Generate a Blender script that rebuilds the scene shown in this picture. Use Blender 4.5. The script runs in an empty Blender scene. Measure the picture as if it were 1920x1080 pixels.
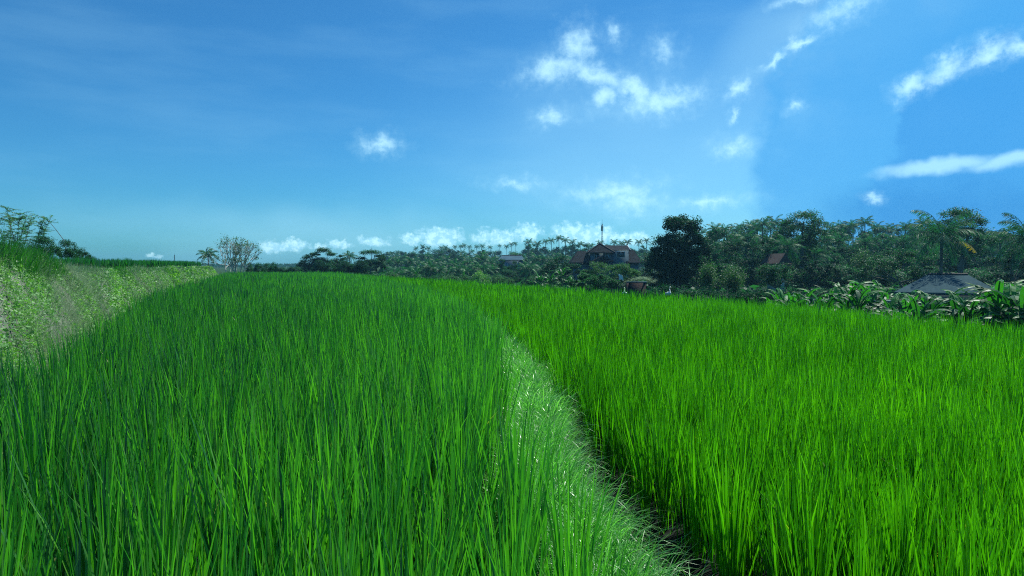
import bpy, math, random
import numpy as np
from mathutils import Vector, Matrix

R = math.radians
rng = np.random.default_rng(7)
random.seed(7)

# ------------------------------------------------------------------ camera
F = 1251.0           # focal length in photo pixels (1920 wide)
H = 1.5              # eye height above the paddy floor
PITCH = math.atan(43 / F)
C = bpy.context.scene.collection
cam_d = bpy.data.cameras.new('camera')
cam_d.sensor_width = 36.0
cam_d.lens = 36.0 * F / 1920
cam_d.clip_start = 0.05
cam_d.clip_end = 20000
cam = bpy.data.objects.new('camera', cam_d)
C.objects.link(cam)
cam.location = (0, 0, H)
cam.rotation_euler = (R(90) - PITCH, 0, 0)
bpy.context.scene.camera = cam

def ray(px, py):
    u = (px - 960) / F; v = (540 - py) / F
    cp, sp = math.cos(PITCH), math.sin(PITCH)
    return (u, cp + v * sp, -sp + v * cp)

def at(px, py, Y):
    d = ray(px, py); k = Y / d[1]
    return (d[0] * k, Y, H + d[2] * k)

# ------------------------------------------------------------------ sun, sky, exposure
SUN_AZ, SUN_EL = 42.0, 54.0          # degrees to the right of the view axis, above the horizon
sun_d = bpy.data.lights.new('sun', 'SUN')
sun_d.energy = 4.2
sun_d.angle = R(0.53)
sun_d.color = (0.95, 1.0, 0.88)
sun = bpy.data.objects.new('sun', sun_d)
C.objects.link(sun)
sdir = Vector((math.sin(R(SUN_AZ)) * math.cos(R(SUN_EL)), math.cos(R(SUN_AZ)) * math.cos(R(SUN_EL)), math.sin(R(SUN_EL))))
sun.rotation_euler = (-sdir).to_track_quat('-Z', 'Y').to_euler()
sun.location = (0, 0, 60)

sc = bpy.context.scene
sc.view_settings.view_transform = 'Standard'
sc.view_settings.look = 'None'
sc.view_settings.exposure = 0.4
sc.view_settings.gamma = 1.0
sc.view_settings.use_curve_mapping = False
sc.render.engine = 'CYCLES'
sc.cycles.pixel_filter_type = 'BLACKMAN_HARRIS'
sc.cycles.filter_width = 1.1
sc.cycles.use_denoising = False
sc.cycles.sample_clamp_indirect = 4.0
sc.cycles.sample_clamp_direct = 12.0
sc.cycles.max_bounces = 6
sc.cycles.diffuse_bounces = 3
sc.cycles.transmission_bounces = 4
sc.cycles.glossy_bounces = 2
sc.cycles.volume_bounces = 0
sc.cycles.caustics_reflective = False
sc.cycles.caustics_refractive = False

world = bpy.data.worlds.new('World')
sc.world = world
world.use_nodes = True
nt = world.node_tree
nt.nodes.clear()
N = nt.nodes.new
L = nt.links.new

def val(x, sock):
    if isinstance(x, (int, float)):
        sock.default_value = x
    elif isinstance(x, tuple):
        sock.default_value = x
    else:
        L(x, sock)

def mth(op, a, b=0.0, c=0.0, clamp=False):
    n = N('ShaderNodeMath'); n.operation = op; n.use_clamp = clamp
    val(a, n.inputs[0]); val(b, n.inputs[1]); val(c, n.inputs[2])
    return n.outputs[0]

def sstep(x, a, b):
    n = N('ShaderNodeMapRange'); n.interpolation_type = 'SMOOTHSTEP'
    val(x, n.inputs[0]); n.inputs[1].default_value = a; n.inputs[2].default_value = b
    n.inputs[3].default_value = 0; n.inputs[4].default_value = 1
    return n.outputs[0]

def mixc(f, a, b, mode='MIX'):
    n = N('ShaderNodeMix'); n.data_type = 'RGBA'; n.blend_type = mode
    val(f, n.inputs[0]); val(a, n.inputs[6]); val(b, n.inputs[7])
    return n.outputs[2]

def fbm(vec, scale, detail=5, rough=0.55, col=False, sx=1.0, sy=1.0):
    if sx != 1 or sy != 1:
        m = N('ShaderNodeMapping'); L(vec, m.inputs[0]); m.inputs['Scale'].default_value = (sx, sy, 1); vec = m.outputs[0]
    n = N('ShaderNodeTexNoise'); L(vec, n.inputs['Vector'])
    n.inputs['Scale'].default_value = scale; n.inputs['Detail'].default_value = detail; n.inputs['Roughness'].default_value = rough
    return n.outputs['Color'] if col else n.outputs['Fac']

tc = N('ShaderNodeTexCoord')
sep = N('ShaderNodeSeparateXYZ'); L(tc.outputs['Generated'], sep.inputs[0])
AZ = mth('MULTIPLY', mth('ARCTAN2', sep.outputs[0], sep.outputs[1]), 57.29578)
EL = mth('MULTIPLY', mth('ARCSINE', sep.outputs[2]), 57.29578)
cmb = N('ShaderNodeCombineXYZ'); L(AZ, cmb.inputs[0]); L(EL, cmb.inputs[1])
P = cmb.outputs[0]

def distort(vec, scale, amp, detail=3):
    c = fbm(vec, scale, detail, 0.6, True)
    s = N('ShaderNodeVectorMath'); s.operation = 'SUBTRACT'; L(c, s.inputs[0]); s.inputs[1].default_value = (0.5, 0.5, 0.5)
    k = N('ShaderNodeVectorMath'); k.operation = 'SCALE'; L(s.outputs[0], k.inputs[0]); k.inputs['Scale'].default_value = amp
    a = N('ShaderNodeVectorMath'); a.operation = 'ADD'; L(vec, a.inputs[0]); L(k.outputs[0], a.inputs[1])
    return a.outputs[0]

def blob(vec, b):
    cx, cy, rx, ry, rot, w = b
    d = ray(cx, cy)
    az = math.degrees(math.atan2(d[0], d[1])); el = math.degrees(math.asin(d[2] / math.sqrt(d[0]**2 + d[1]**2 + d[2]**2)))
    ca = math.cos(R(az)); k = 57.3 / F
    m = N('ShaderNodeMapping'); m.vector_type = 'TEXTURE'; L(vec, m.inputs[0])
    m.inputs['Location'].default_value = (az, el, 0)
    m.inputs['Rotation'].default_value = (0, 0, R(rot))
    m.inputs['Scale'].default_value = (rx * k * ca * ca, ry * k * ca, 1)
    z = N('ShaderNodeVectorMath'); z.operation = 'MULTIPLY'; L(m.outputs[0], z.inputs[0]); z.inputs[1].default_value = (1, 1, 0)
    n = N('ShaderNodeVectorMath'); n.operation = 'LENGTH'; L(z.outputs[0], n.inputs[0])
    r = mth('SUBTRACT', 1.0, n.outputs['Value'])
    return mth('MULTIPLY', r, w) if w != 1 else r

def field(vec, blobs):
    o = None
    for b in blobs:
        v = blob(vec, b)
        o = v if o is None else mth('MAXIMUM', o, v)
    return o

sky = N('ShaderNodeTexSky'); sky.sky_type = 'NISHITA'; sky.sun_disc = False
sky.sun_elevation = R(SUN_EL); sky.sun_rotation = R(SUN_AZ)
sky.altitude = 100; sky.air_density = 1.0; sky.dust_density = 0.5; sky.ozone_density = 2.0
SKY_TINT = (0.23, 0.77, 1.14, 1)
base = mixc(1.0, sky.outputs[0], SKY_TINT, 'MULTIPLY')
# veils of thin high cloud
pv = distort(P, 0.06, 10, 3)
veil = mth('MULTIPLY', sstep(field(pv, [(1250, 330, 620, 300, 0, 1), (1560, 60, 480, 120, 20, 1), (700, 440, 700, 90, 0, .8)]), 0.0, 0.9), 0.34)
stre = sstep(fbm(P, 0.16, 6, 0.55, False, 0.3, 1.4), 0.42, 0.72)
veil2 = mth('MULTIPLY', stre, 0.10)
thin = mth('ADD', veil, veil2, clamp=True)
c1 = mixc(thin, base, (4.2, 8.4, 11.0, 1))
# the shaded cloud mass on the right
pd = distort(P, 0.16, 8.0, 8)
dk1 = sstep(field(pd, [(1740, 290, 390, 270, 10, 1), (1675, 95, 290, 160, 35, 1)]), -0.02, 0.17)
dk2 = sstep(field(pd, [(1960, 340, 400, 270, 14, 1), (1830, 180, 210, 95, 28, 1)]), -0.02, 0.15)
dk3 = sstep(field(pd, [(1800, 450, 420, 140, 0, 1)]), 0.0, 0.6)
dk1 = mth('MULTIPLY', dk1, sstep(fbm(P, 0.12, 7, 0.6), 0.10, 0.55))
c2 = mixc(mth('MULTIPLY', dk1, 0.72), c1, (0.75, 4.2, 9.0, 1))
c3 = mixc(mth('MULTIPLY', dk2, 0.60), c2, (0.55, 3.4, 8.2, 1))
c4 = mixc(mth('MULTIPLY', dk3, 0.60), c3, (0.40, 2.9, 7.3, 1))
# small cumulus and wisps
ps = distort(P, 0.7, 2.2, 6)
puffs = [(1085, 85, 38, 34, 30, 1), (1040, 130, 62, 24, 10, 1), (1120, 140, 75, 22, -18, 1), (1190, 168, 60, 20, -30, 1),
         (1240, 186, 75, 26, 5, 1), (1135, 182, 32, 20, 50, .9), (715, 271, 40, 17, 0, .9), (1155, 65, 20, 12, -50, .6), (1035, 218, 28, 14, 10, .7),
         (1245, 95, 20, 18, 0, .5), (1385, 165, 28, 16, 40, 1), (1373, 212, 8, 14, 0, .9), (1375, 276, 32, 18, 0, .7), (1500, 78, 36, 9, 15, 1), (1452, 112, 26, 8, 30, 1),
         (1580, 20, 60, 22, 20, .7), (1710, 162, 42, 20, 30, 1.1), (1775, 128, 66, 24, 32, 1.1), (1850, 100, 75, 22, 20, 1.1), (1920, 84, 60, 20, 5, 1.1),
         (1642, 371, 20, 8, 0, .8), (1490, 198, 16, 10, 0, .6), (1150, 360, 75, 20, 5, .8), (1180, 380, 60, 22, 0, .8), (1330, 378, 60, 10, 5, .6), (1490, 0, 40, 8, 0, .8), (970, 345, 40, 8, 0, .5)]
cb = field(ps, puffs)
cn = fbm(P, 0.9, 9, 0.66)
dens = mth('MULTIPLY', sstep(mth('ADD', cb, mth('MULTIPLY', mth('SUBTRACT', cn, 0.5), 1.7)), -0.15, 1.35), 0.46)
wsp = mth('MULTIPLY', sstep(mth('ADD', cb, mth('MULTIPLY', mth('SUBTRACT', cn, 0.5), 2.4)), -0.9, 1.1), 0.20)
c4 = mixc(wsp, c4, (7.5, 12.5, 14.2, 1))
c5 = mixc(dens, c4, (9.5, 14.4, 15.2, 1))
low = [(1760, 312, 170, 20, 4, 1), (1900, 298, 140, 22, 8, 1)]
dl = mth('MULTIPLY', sstep(mth('ADD', field(distort(P, .5, 1.0, 3), low), mth('MULTIPLY', mth('SUBTRACT', cn, 0.5), .3)), 0.0, 0.8), 0.5)
c6 = mixc(dl, c5, (7.5, 12.5, 13.8, 1))
# fair-weather cumulus standing on the horizon
pc = distort(P, 1.5, 1.3, 7)
cum = [(520, 462, 45, 16, 0, 1), (556, 460, 26, 16, 0, 1), (636, 458, 30, 12, 0, .9), (600, 464, 30, 8, 0, .7), (700, 452, 36, 12, 0, .8), (770, 448, 26, 14, 0, 1), (825, 444, 54, 24, 0, 1.1), (930, 444, 62, 18, 0, 1), (990, 434, 34, 20, 0, 1),
       (1070, 436, 48, 24, 0, 1), (1110, 440, 60, 22, 0, 1), (290, 478, 22, 6, 0, .6), (1180, 448, 60, 16, 0, .8)]
cf = field(pc, cum)
dc = mth('MULTIPLY', sstep(mth('ADD', cf, mth('MULTIPLY', mth('SUBTRACT', fbm(P, 2.0, 9, 0.6), 0.5), 1.3)), 0.0, 0.6), 0.50)
shade = fbm(P, 1.8, 4, 0.6)
cc = mixc(sstep(shade, 0.4, 0.62), (5.6, 10.4, 13.4, 1), (10.5, 15.4, 16.2, 1))
c7 = mixc(dc, c6, cc)
bg = N('ShaderNodeBackground'); L(c7, bg.inputs[0]); bg.inputs[1].default_value = 0.077
wo = N('ShaderNodeOutputWorld'); L(bg.outputs[0], wo.inputs[0])
world.cycles.sampling_method = 'MANUAL'
world.cycles.sample_map_resolution = 512

# ------------------------------------------------------------------ helpers
def tag(o, label=None, cat=None, group=None, kind=None):
    if label: o['label'] = label
    if cat: o['category'] = cat
    if group: o['group'] = group
    if kind: o['kind'] = kind
    return o

def empty(name, loc=(0, 0, 0), rz=0.0, scale=1.0):
    o = bpy.data.objects.new(name, None)
    o.empty_display_size = 0.2
    C.objects.link(o); o.location = loc; o.rotation_euler = (0, 0, rz)
    o.scale = (scale, scale, scale) if not isinstance(scale, tuple) else scale
    return o

def mesh_np(name, V, Q, mat, parent=None, v=None, smooth=True, link=True):
    V = np.ascontiguousarray(V, dtype=np.float32); Q = np.ascontiguousarray(Q, dtype=np.int32)
    me = bpy.data.meshes.new(name)
    me.vertices.add(len(V)); me.vertices.foreach_set('co', V.ravel())
    k = Q.shape[1]
    me.loops.add(Q.size); me.loops.foreach_set('vertex_index', Q.ravel())
    me.polygons.add(len(Q))
    me.polygons.foreach_set('loop_start', np.arange(0, Q.size, k, dtype=np.int32))
    me.update(calc_edges=True)
    if smooth:
        me.polygons.foreach_set('use_smooth', np.ones(len(Q), dtype=bool))
    if v is not None:
        a = me.attributes.new('v', 'FLOAT', 'POINT'); a.data.foreach_set('value', np.asarray(v, dtype=np.float32))
    me.materials.append(mat)
    o = bpy.data.objects.new(name, me)
    if link: C.objects.link(o)
    if parent: o.parent = parent
    return o

class Q4:
    """collects quads"""
    def __init__(s): s.V = []; s.Q = []; s.v = []; s.n = 0
    def add(s, V, Q, v=0.5):
        V = np.asarray(V, dtype=float); Q = np.asarray(Q)
        s.V.append(V); s.Q.append(Q + s.n); s.n += len(V)
        s.v.append(np.full(len(V), v) if np.isscalar(v) else np.asarray(v))
        return s
    def build(s, name, mat, parent=None, smooth=False):
        return mesh_np(name, np.vstack(s.V), np.vstack(s.Q), mat, parent, np.concatenate(s.v), smooth)
    def box(s, c, d, rz=0.0, v=0.5):
        x, y, z = d[0] / 2, d[1] / 2, d[2] / 2
        p = np.array([(a, b, e) for e in (-z, z) for a, b in ((-x, -y), (x, -y), (x, y), (-x, y))])
        cr, sr = math.cos(rz), math.sin(rz)
        p = np.c_[p[:, 0] * cr - p[:, 1] * sr, p[:, 0] * sr + p[:, 1] * cr, p[:, 2]] + np.array(c)
        return s.add(p, [(3, 2, 1, 0), (4, 5, 6, 7), (0, 1, 5, 4), (1, 2, 6, 5), (2, 3, 7, 6), (3, 0, 4, 7)], v)
    def tube(s, pts, rad, n=6, v=0.5):
        V, Q = tube_np(np.array(pts, dtype=float), np.array(rad, dtype=float), n)
        return s.add(V, Q, v)

def tube_np(P_, rad, n=6):
    k = len(P_)
    T = np.gradient(P_, axis=0); T /= np.linalg.norm(T, axis=1)[:, None] + 1e-9
    up = np.where(np.abs(T[:, 2:3]) > 0.9, np.array([[1., 0, 0]]), np.array([[0, 0, 1.]]))
    A = np.cross(T, up); A /= np.linalg.norm(A, axis=1)[:, None] + 1e-9
    B = np.cross(T, A)
    a = np.linspace(0, 2 * np.pi, n, endpoint=False)
    V = P_[:, None, :] + rad[:, None, None] * (np.cos(a)[None, :, None] * A[:, None, :] + np.sin(a)[None, :, None] * B[:, None, :])
    Q = []
    for i in range(k - 1):
        for j in range(n):
            j2 = (j + 1) % n
            Q.append((i * n + j, i * n + j2, (i + 1) * n + j2, (i + 1) * n + j))
    return V.reshape(-1, 3), np.array(Q)

# ------------------------------------------------------------------ materials
def mat_base(name):
    m = bpy.data.materials.new(name); m.use_nodes = True
    t = m.node_tree; t.nodes.clear()
    return m, t

def leaf_mat(name, c_dark, c_light, trans=(0.3, 0.5, 0.05), tf=0.4, rough=0.45, spec=0.5, ramp_mid=None, straw=False):
    m, t = mat_base(name)
    n = t.nodes.new; l = t.links.new
    a = n('ShaderNodeAttribute'); a.attribute_name = 'v'
    r = n('ShaderNodeValToRGB'); l(a.outputs['Fac'], r.inputs[0])
    r.color_ramp.elements[0].color = (*c_dark, 1); r.color_ramp.elements[1].color = (*c_light, 1)
    if ramp_mid:
        e = r.color_ramp.elements.new(ramp_mid[0]); e.color = (*ramp_mid[1], 1)
    if straw:
        r.color_ramp.elements[-1].position = .93
        e = r.color_ramp.elements.new(.97); e.color = (0.34, 0.36, 0.12, 1)
    p = n('ShaderNodeBsdfPrincipled'); l(r.outputs[0], p.inputs['Base Color'])
    p.inputs['Roughness'].default_value = rough
    p.inputs['Specular IOR Level'].default_value = spec
    tr = n('ShaderNodeBsdfTranslucent')
    mx = n('ShaderNodeMix'); mx.data_type = 'RGBA'; mx.blend_type = 'MULTIPLY'; mx.inputs[0].default_value = 1
    l(r.outputs[0], mx.inputs[6]); mx.inputs[7].default_value = (*[x * 6 for x in trans], 1)
    mx.clamp_result = False
    l(mx.outputs[2], tr.inputs[0])
    s = n('ShaderNodeMixShader'); s.inputs[0].default_value = tf
    l(p.outputs[0], s.inputs[1]); l(tr.outputs[0], s.inputs[2])
    o = n('ShaderNodeOutputMaterial'); l(s.outputs[0], o.inputs[0])
    return m

def plain_mat(name, c1_, c2_, scale=4.0, rough=0.8, bump=0.3, detail=6, wave=None, spec=0.3, stretch=(1, 1, 1)):
    m, t = mat_base(name)
    n = t.nodes.new; l = t.links.new
    tcn = n('ShaderNodeTexCoord'); mp = n('ShaderNodeMapping'); l(tcn.outputs['Object'], mp.inputs[0]); mp.inputs['Scale'].default_value = stretch
    no = n('ShaderNodeTexNoise'); l(mp.outputs[0], no.inputs['Vector']); no.inputs['Scale'].default_value = scale; no.inputs['Detail'].default_value = detail
    no.inputs['Roughness'].default_value = 0.65
    r = n('ShaderNodeValToRGB'); l(no.outputs['Fac'], r.inputs[0])
    r.color_ramp.elements[0].position = 0.32; r.color_ramp.elements[1].position = 0.68
    r.color_ramp.elements[0].color = (*c1_, 1); r.color_ramp.elements[1].color = (*c2_, 1)
    p = n('ShaderNodeBsdfPrincipled'); l(r.outputs[0], p.inputs['Base Color'])
    p.inputs['Roughness'].default_value = rough; p.inputs['Specular IOR Level'].default_value = spec
    b = n('ShaderNodeBump'); b.inputs['Strength'].default_value = bump; b.inputs['Distance'].default_value = 0.05
    if wave:
        w = n('ShaderNodeTexWave'); w.wave_type = 'BANDS'; w.bands_direction = wave[0]; w.inputs['Scale'].default_value = wave[1]
        l(tcn.outputs['Object'], w.inputs['Vector']); l(w.outputs['Fac'], b.inputs['Height'])
    else:
        l(no.outputs['Fac'], b.inputs['Height'])
    l(b.outputs[0], p.inputs['Normal'])
    o = n('ShaderNodeOutputMaterial'); l(p.outputs[0], o.inputs[0])
    return m

M = {}
M['rice_l'] = leaf_mat('rice_leaf_blue_green', (0.008, 0.070, 0.036), (0.12, 0.37, 0.05), (0.20, 0.32, 0.05), 0.42, 0.40, 0.7, (0.5, (0.030, 0.17, 0.050)), True)
M['rice_r'] = leaf_mat('rice_leaf_fresh_green', (0.014, 0.085, 0.008), (0.15, 0.40, 0.016), (0.20, 0.34, 0.03), 0.45, 0.42, 0.45, (0.5, (0.055, 0.215, 0.012)), True)
M['grass'] = leaf_mat('short_grass_blade', (0.025, 0.19, 0.02), (0.36, 0.74, 0.22), (0.2, 0.3, 0.10), 0.38, 0.33, 0.9)
M['weed'] = leaf_mat('weed_leaf', (0.05, 0.18, 0.07), (0.30, 0.52, 0.17), (0.2, 0.3, 0.05), 0.3, 0.5, 0.4)
M['dry'] = leaf_mat('dry_grass', (0.17, 0.27, 0.16), (0.44, 0.56, 0.36), (0.2, 0.2, 0.15), 0.2, 0.7, 0.2)
M['tree_dark'] = leaf_mat('dark_tree_leaf', (0.006, 0.040, 0.026), (0.026, 0.110, 0.058), (0.12, 0.3, 0.10), 0.25, 0.6, 0.10)
M['tree_mid'] = leaf_mat('mid_tree_leaf', (0.009, 0.055, 0.032), (0.048, 0.165, 0.072), (0.15, 0.3, 0.10), 0.3, 0.55, 0.15)
M['tree_olive'] = leaf_mat('olive_tree_leaf', (0.026, 0.085, 0.045), (0.13, 0.25, 0.10), (0.15, 0.3, 0.08), 0.25, 0.6, 0.12)
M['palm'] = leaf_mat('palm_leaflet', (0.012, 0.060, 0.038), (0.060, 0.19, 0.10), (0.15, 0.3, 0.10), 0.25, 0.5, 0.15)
M['yellow_frond'] = leaf_mat('yellow_palm_leaflet', (0.25, 0.22, 0.03), (0.42, 0.34, 0.05), (0.2, 0.2, 0.05), 0.3, 0.5, 0.4)
M['banana'] = leaf_mat('banana_leaf', (0.010, 0.060, 0.030), (0.07, 0.25, 0.06), (0.22, 0.42, 0.06), 0.25, 0.46, 0.18)
M['bamboo'] = leaf_mat('bamboo_leaf', (0.03, 0.09, 0.03), (0.11, 0.20, 0.07), (0.15, 0.3, 0.05), 0.3, 0.5, 0.4)
M['bark'] = plain_mat('bark', (0.06, 0.055, 0.045), (0.20, 0.19, 0.16), 6, 0.85, 0.6)
M['bark_pale'] = plain_mat('pale_bark', (0.32, 0.34, 0.32), (0.62, 0.64, 0.60), 8, 0.7, 0.4)
M['palm_bark'] = plain_mat('palm_bark', (0.08, 0.075, 0.06), (0.22, 0.20, 0.17), 3, 0.85, 0.5, wave=('Z', 3.0))
M['banana_stem'] = plain_mat('banana_stem', (0.05, 0.09, 0.03), (0.16, 0.18, 0.07), 5, 0.5, 0.2)
M['tile'] = plain_mat('roof_tile', (0.022, 0.026, 0.032), (0.046, 0.046, 0.052), 1.5, 0.95, 0.8, wave=('Z', 6.0), spec=0.04)
M['tile_red'] = plain_mat('red_roof_tile', (0.09, 0.06, 0.055), (0.16, 0.10, 0.09), 2.0, 0.85, 0.8, wave=('Z', 6.0))
M['roof_grey'] = plain_mat('grey_sheet_roof', (0.045, 0.085, 0.100), (0.075, 0.125, 0.145), 0.8, 0.95, 0.5, wave=('X', 4.0), spec=0.04)
M['roof_blue'] = plain_mat('blue_grey_roof', (0.05, 0.10, 0.14), (0.09, 0.15, 0.20), 1.0, 0.9, 0.4, wave=('Z', 5.0), spec=0.05)
M['wall_pale'] = plain_mat('pale_render_wall', (0.42, 0.48, 0.50), (0.58, 0.63, 0.64), 2.0, 0.85, 0.2)
M['wall_grey'] = plain_mat('grey_render_wall', (0.06, 0.11, 0.14), (0.12, 0.18, 0.22), 1.0, 0.85, 0.3)
M['brick'] = plain_mat('red_brick_wall', (0.05, 0.033, 0.034), (0.085, 0.052, 0.05), 5.0, 0.9, 0.6)
M['glass'] = plain_mat('dark_window_glass', (0.015, 0.03, 0.04), (0.03, 0.05, 0.06), 1.0, 0.12, 0.02, spec=0.8)
M['trim'] = plain_mat('pale_painted_trim', (0.5, 0.54, 0.54), (0.66, 0.69, 0.68), 3.0, 0.7, 0.1)
M['metal'] = plain_mat('galvanised_steel', (0.08, 0.10, 0.11), (0.16, 0.18, 0.19), 5, 0.5, 0.1)
M['white'] = plain_mat('white_feather_or_cloth', (0.72, 0.75, 0.75), (0.86, 0.88, 0.88), 20, 0.8, 0.2)
M['cloth_dark'] = plain_mat('dark_cloth', (0.015, 0.04, 0.05), (0.04, 0.08, 0.09), 15, 0.9, 0.3)
M['thatch'] = plain_mat('dry_thatch', (0.17, 0.16, 0.09), (0.36, 0.35, 0.24), 5, 0.95, 0.8, stretch=(1, 1, 6))
M['beak'] = plain_mat('yellow_beak', (0.5, 0.33, 0.04), (0.6, 0.42, 0.06), 10, 0.5, 0.1)

# ground: wet mud in the paddy, soil and green cover elsewhere
m, t = mat_base('paddy_soil'); n = t.nodes.new; l = t.links.new
g = n('ShaderNodeNewGeometry')
no = n('ShaderNodeTexNoise'); l(g.outputs['Position'], no.inputs['Vector']); no.inputs['Scale'].default_value = 2.2; no.inputs['Detail'].default_value = 9; no.inputs['Roughness'].default_value = .7
r1 = n('ShaderNodeValToRGB'); l(no.outputs['Fac'], r1.inputs[0])
r1.color_ramp.elements[0].position = .35; r1.color_ramp.elements[1].position = .7
r1.color_ramp.elements[0].color = (0.004, 0.006, 0.006, 1); r1.color_ramp.elements[1].color = (0.018, 0.022, 0.018, 1)
av = n('ShaderNodeAttribute'); av.attribute_name = 'v'
no2 = n('ShaderNodeTexNoise'); l(g.outputs['Position'], no2.inputs['Vector']); no2.inputs['Scale'].default_value = .35; no2.inputs['Detail'].default_value = 8; no2.inputs['Roughness'].default_value = .7
r2 = n('ShaderNodeValToRGB'); l(no2.outputs['Fac'], r2.inputs[0])
r2.color_ramp.elements[0].position = .35; r2.color_ramp.elements[1].position = .65
r2.color_ramp.elements[0].color = (0.012, 0.035, 0.012, 1); r2.color_ramp.elements[1].color = (0.035, 0.085, 0.022, 1)
bv = n('ShaderNodeAttribute'); bv.attribute_name = 'bank'
r3 = n('ShaderNodeValToRGB'); l(no.outputs['Fac'], r3.inputs[0])
r3.color_ramp.elements[0].position = .38; r3.color_ramp.elements[1].position = .66
r3.color_ramp.elements[0].color = (0.06, 0.07, 0.055, 1); r3.color_ramp.elements[1].color = (0.30, 0.31, 0.25, 1)
mb = n('ShaderNodeMix'); mb.data_type = 'RGBA'; l(bv.outputs['Fac'], mb.inputs[0]); l(r1.outputs[0], mb.inputs[6]); l(r3.outputs[0], mb.inputs[7])
mx = n('ShaderNodeMix'); mx.data_type = 'RGBA'; l(av.outputs['Fac'], mx.inputs[0]); l(mb.outputs[2], mx.inputs[6]); l(r2.outputs[0], mx.inputs[7])
p = n('ShaderNodeBsdfPrincipled'); l(mx.outputs[2], p.inputs['Base Color']); p.inputs['Roughness'].default_value = .9; p.inputs['Specular IOR Level'].default_value = .15
b = n('ShaderNodeBump'); b.inputs['Strength'].default_value = .7; b.inputs['Distance'].default_value = .06; l(no.outputs['Fac'], b.inputs['Height']); l(b.outputs[0], p.inputs['Normal'])
o_ = n('ShaderNodeOutputMaterial'); l(p.outputs[0], o_.inputs[0])
M['soil'] = m

# ------------------------------------------------------------------ layout curves, x as a function of y
def curve(pts):
    a = np.array(pts, dtype=float)
    return lambda y: np.interp(y, a[:, 0], a[:, 1])
left_rice_edge = curve([(-3, .80), (0.5, .54), (1.6, .38), (2.3, .20), (3.84, -.05), (5.56, -.04), (8.8, -.22), (12, -.6), (17, -1.5), (35, -6.2), (60, -15), (80, -22)])
levee_w = curve([(-3, .34), (2.3, .29), (3.84, .31), (5.56, .38), (8.8, .36), (17, .35), (60, .3)])
gap_w = curve([(-3, .50), (3.6, .50), (4.3, .38), (6.4, .13), (10, .08), (17, .05), (60, .0)])
bank_x = curve([(-3, -3.3), (3, -3.75), (5.1, -3.95), (6.5, -4.45), (7.8, -5.05), (10, -6.1), (13.4, -7.8), (20.4, -10.9), (37, -17.2), (60, -26), (75, -32)])
field_r = curve([(-5, 8.4), (5, 8.1), (9.8, 7.55), (15, 6.55), (19.3, 5.35), (24.2, 2.8), (31.3, 0.1), (41, -3.6), (56, -11.5), (68, -19)])
FIELD_END = 68.0
TERR = 1.24

def sm(a, b_, x):
    t_ = np.clip((x - a) / (b_ - a), 0, 1); return t_ * t_ * (3 - 2 * t_)

def noise2(x, y, s=1.0, seed=0):
    k = seed * 1.7
    return (np.sin(x * 1.3 * s + k) * np.cos(y * 1.1 * s - k * .7) + .5 * np.sin(x * 2.9 * s + y * 2.1 * s + k * 2) + .35 * np.cos(y * 4.7 * s - x * 3.3 * s + k * 3)) / 1.85

def ground_z(x, y):
    x = np.asarray(x, float); y = np.asarray(y, float)
    z = np.zeros(np.broadcast(x, y).shape)
    yy = np.clip(y, -3, 75)
    # terrace on the left
    bx = bank_x(yy)
    up = sm(0.05, 1.15 + .25 * noise2(x, y, .8, 2), bx - x) * (1 - sm(62, 67, y))
    z = z + up * (TERR + .24 * (1 - sm(8, 17, y)) + .08 * noise2(x, y, .9, 1))
    # levee between the two fields
    le = left_rice_edge(yy); w = levee_w(yy)
    c = le + w * .5 + .03
    z = z + .24 * np.clip(1 - sm(w * .32, w * .68, np.abs(x - c)), 0, 1) * (1 - sm(60, 66, y))
    # lower ground beyond the right and far edges
    fr = field_r(np.clip(y, -5, 68))
    dx = x - fr
    right = sm(.15, 2.6, dx)
    z = z - 2.2 * right * (1 - sm(160, 500, np.hypot(x, y)) * .5)
    far = sm(69, 74, y) * (1 - right) * (1 - up)
    z = z - .4 * far
    return z

# ground sheet: fine near the camera, coarse to the horizon
ys = np.concatenate([np.arange(-4, 14, .12), np.arange(14, 30, .3), np.arange(30, 80, .8), np.geomspace(80, 1400, 34)])
xs = np.concatenate([-np.geomspace(40, 1400, 28)[::-1], np.arange(-39.5, -12, .6), np.arange(-12, 12, .12), np.arange(12, 40, .6), np.geomspace(40, 1400, 28)])
ys = np.concatenate([-np.geomspace(4.2, 1400, 20)[::-1], ys])
X, Y = np.meshgrid(xs, ys)
Z = ground_z(X, Y)
near = (np.abs(X) < 12) & (Y < 30) & (Y > -4)
Z = Z + near * .012 * noise2(X, Y, 9, 4) + (sm(.1, .4, bank_x(np.clip(Y, -3, 75)) - X) * (Y < 30) * (Y > -4)) * (.05 * noise2(X * 2.3, Y * 2.1, 1, 21) + .035 * noise2(X * 6, Y * 5, 1, 22))
nx, ny = len(xs), len(ys)
I = np.arange(nx * ny).reshape(ny, nx)
Qg = np.stack([I[:-1, :-1], I[:-1, 1:], I[1:, 1:], I[1:, :-1]], -1).reshape(-1, 4)
bxs = bank_x(np.clip(Y, -3, 75)); frs = field_r(np.clip(Y, -5, 68))
gv = np.clip(sm(.3, 2.0, X - frs) + sm(1.2, 2.2, bxs - X) + sm(66, 70, Y), 0, 1)
ground = mesh_np('ground', np.c_[X.ravel(), Y.ravel(), Z.ravel()], Qg, M['soil'], v=gv.ravel())
a_ = ground.data.attributes.new('bank', 'FLOAT', 'POINT'); a_.data.foreach_set('value', sm(-.1, .15, bxs - X).ravel().astype(np.float32))
tag(ground, kind='structure')

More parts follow.
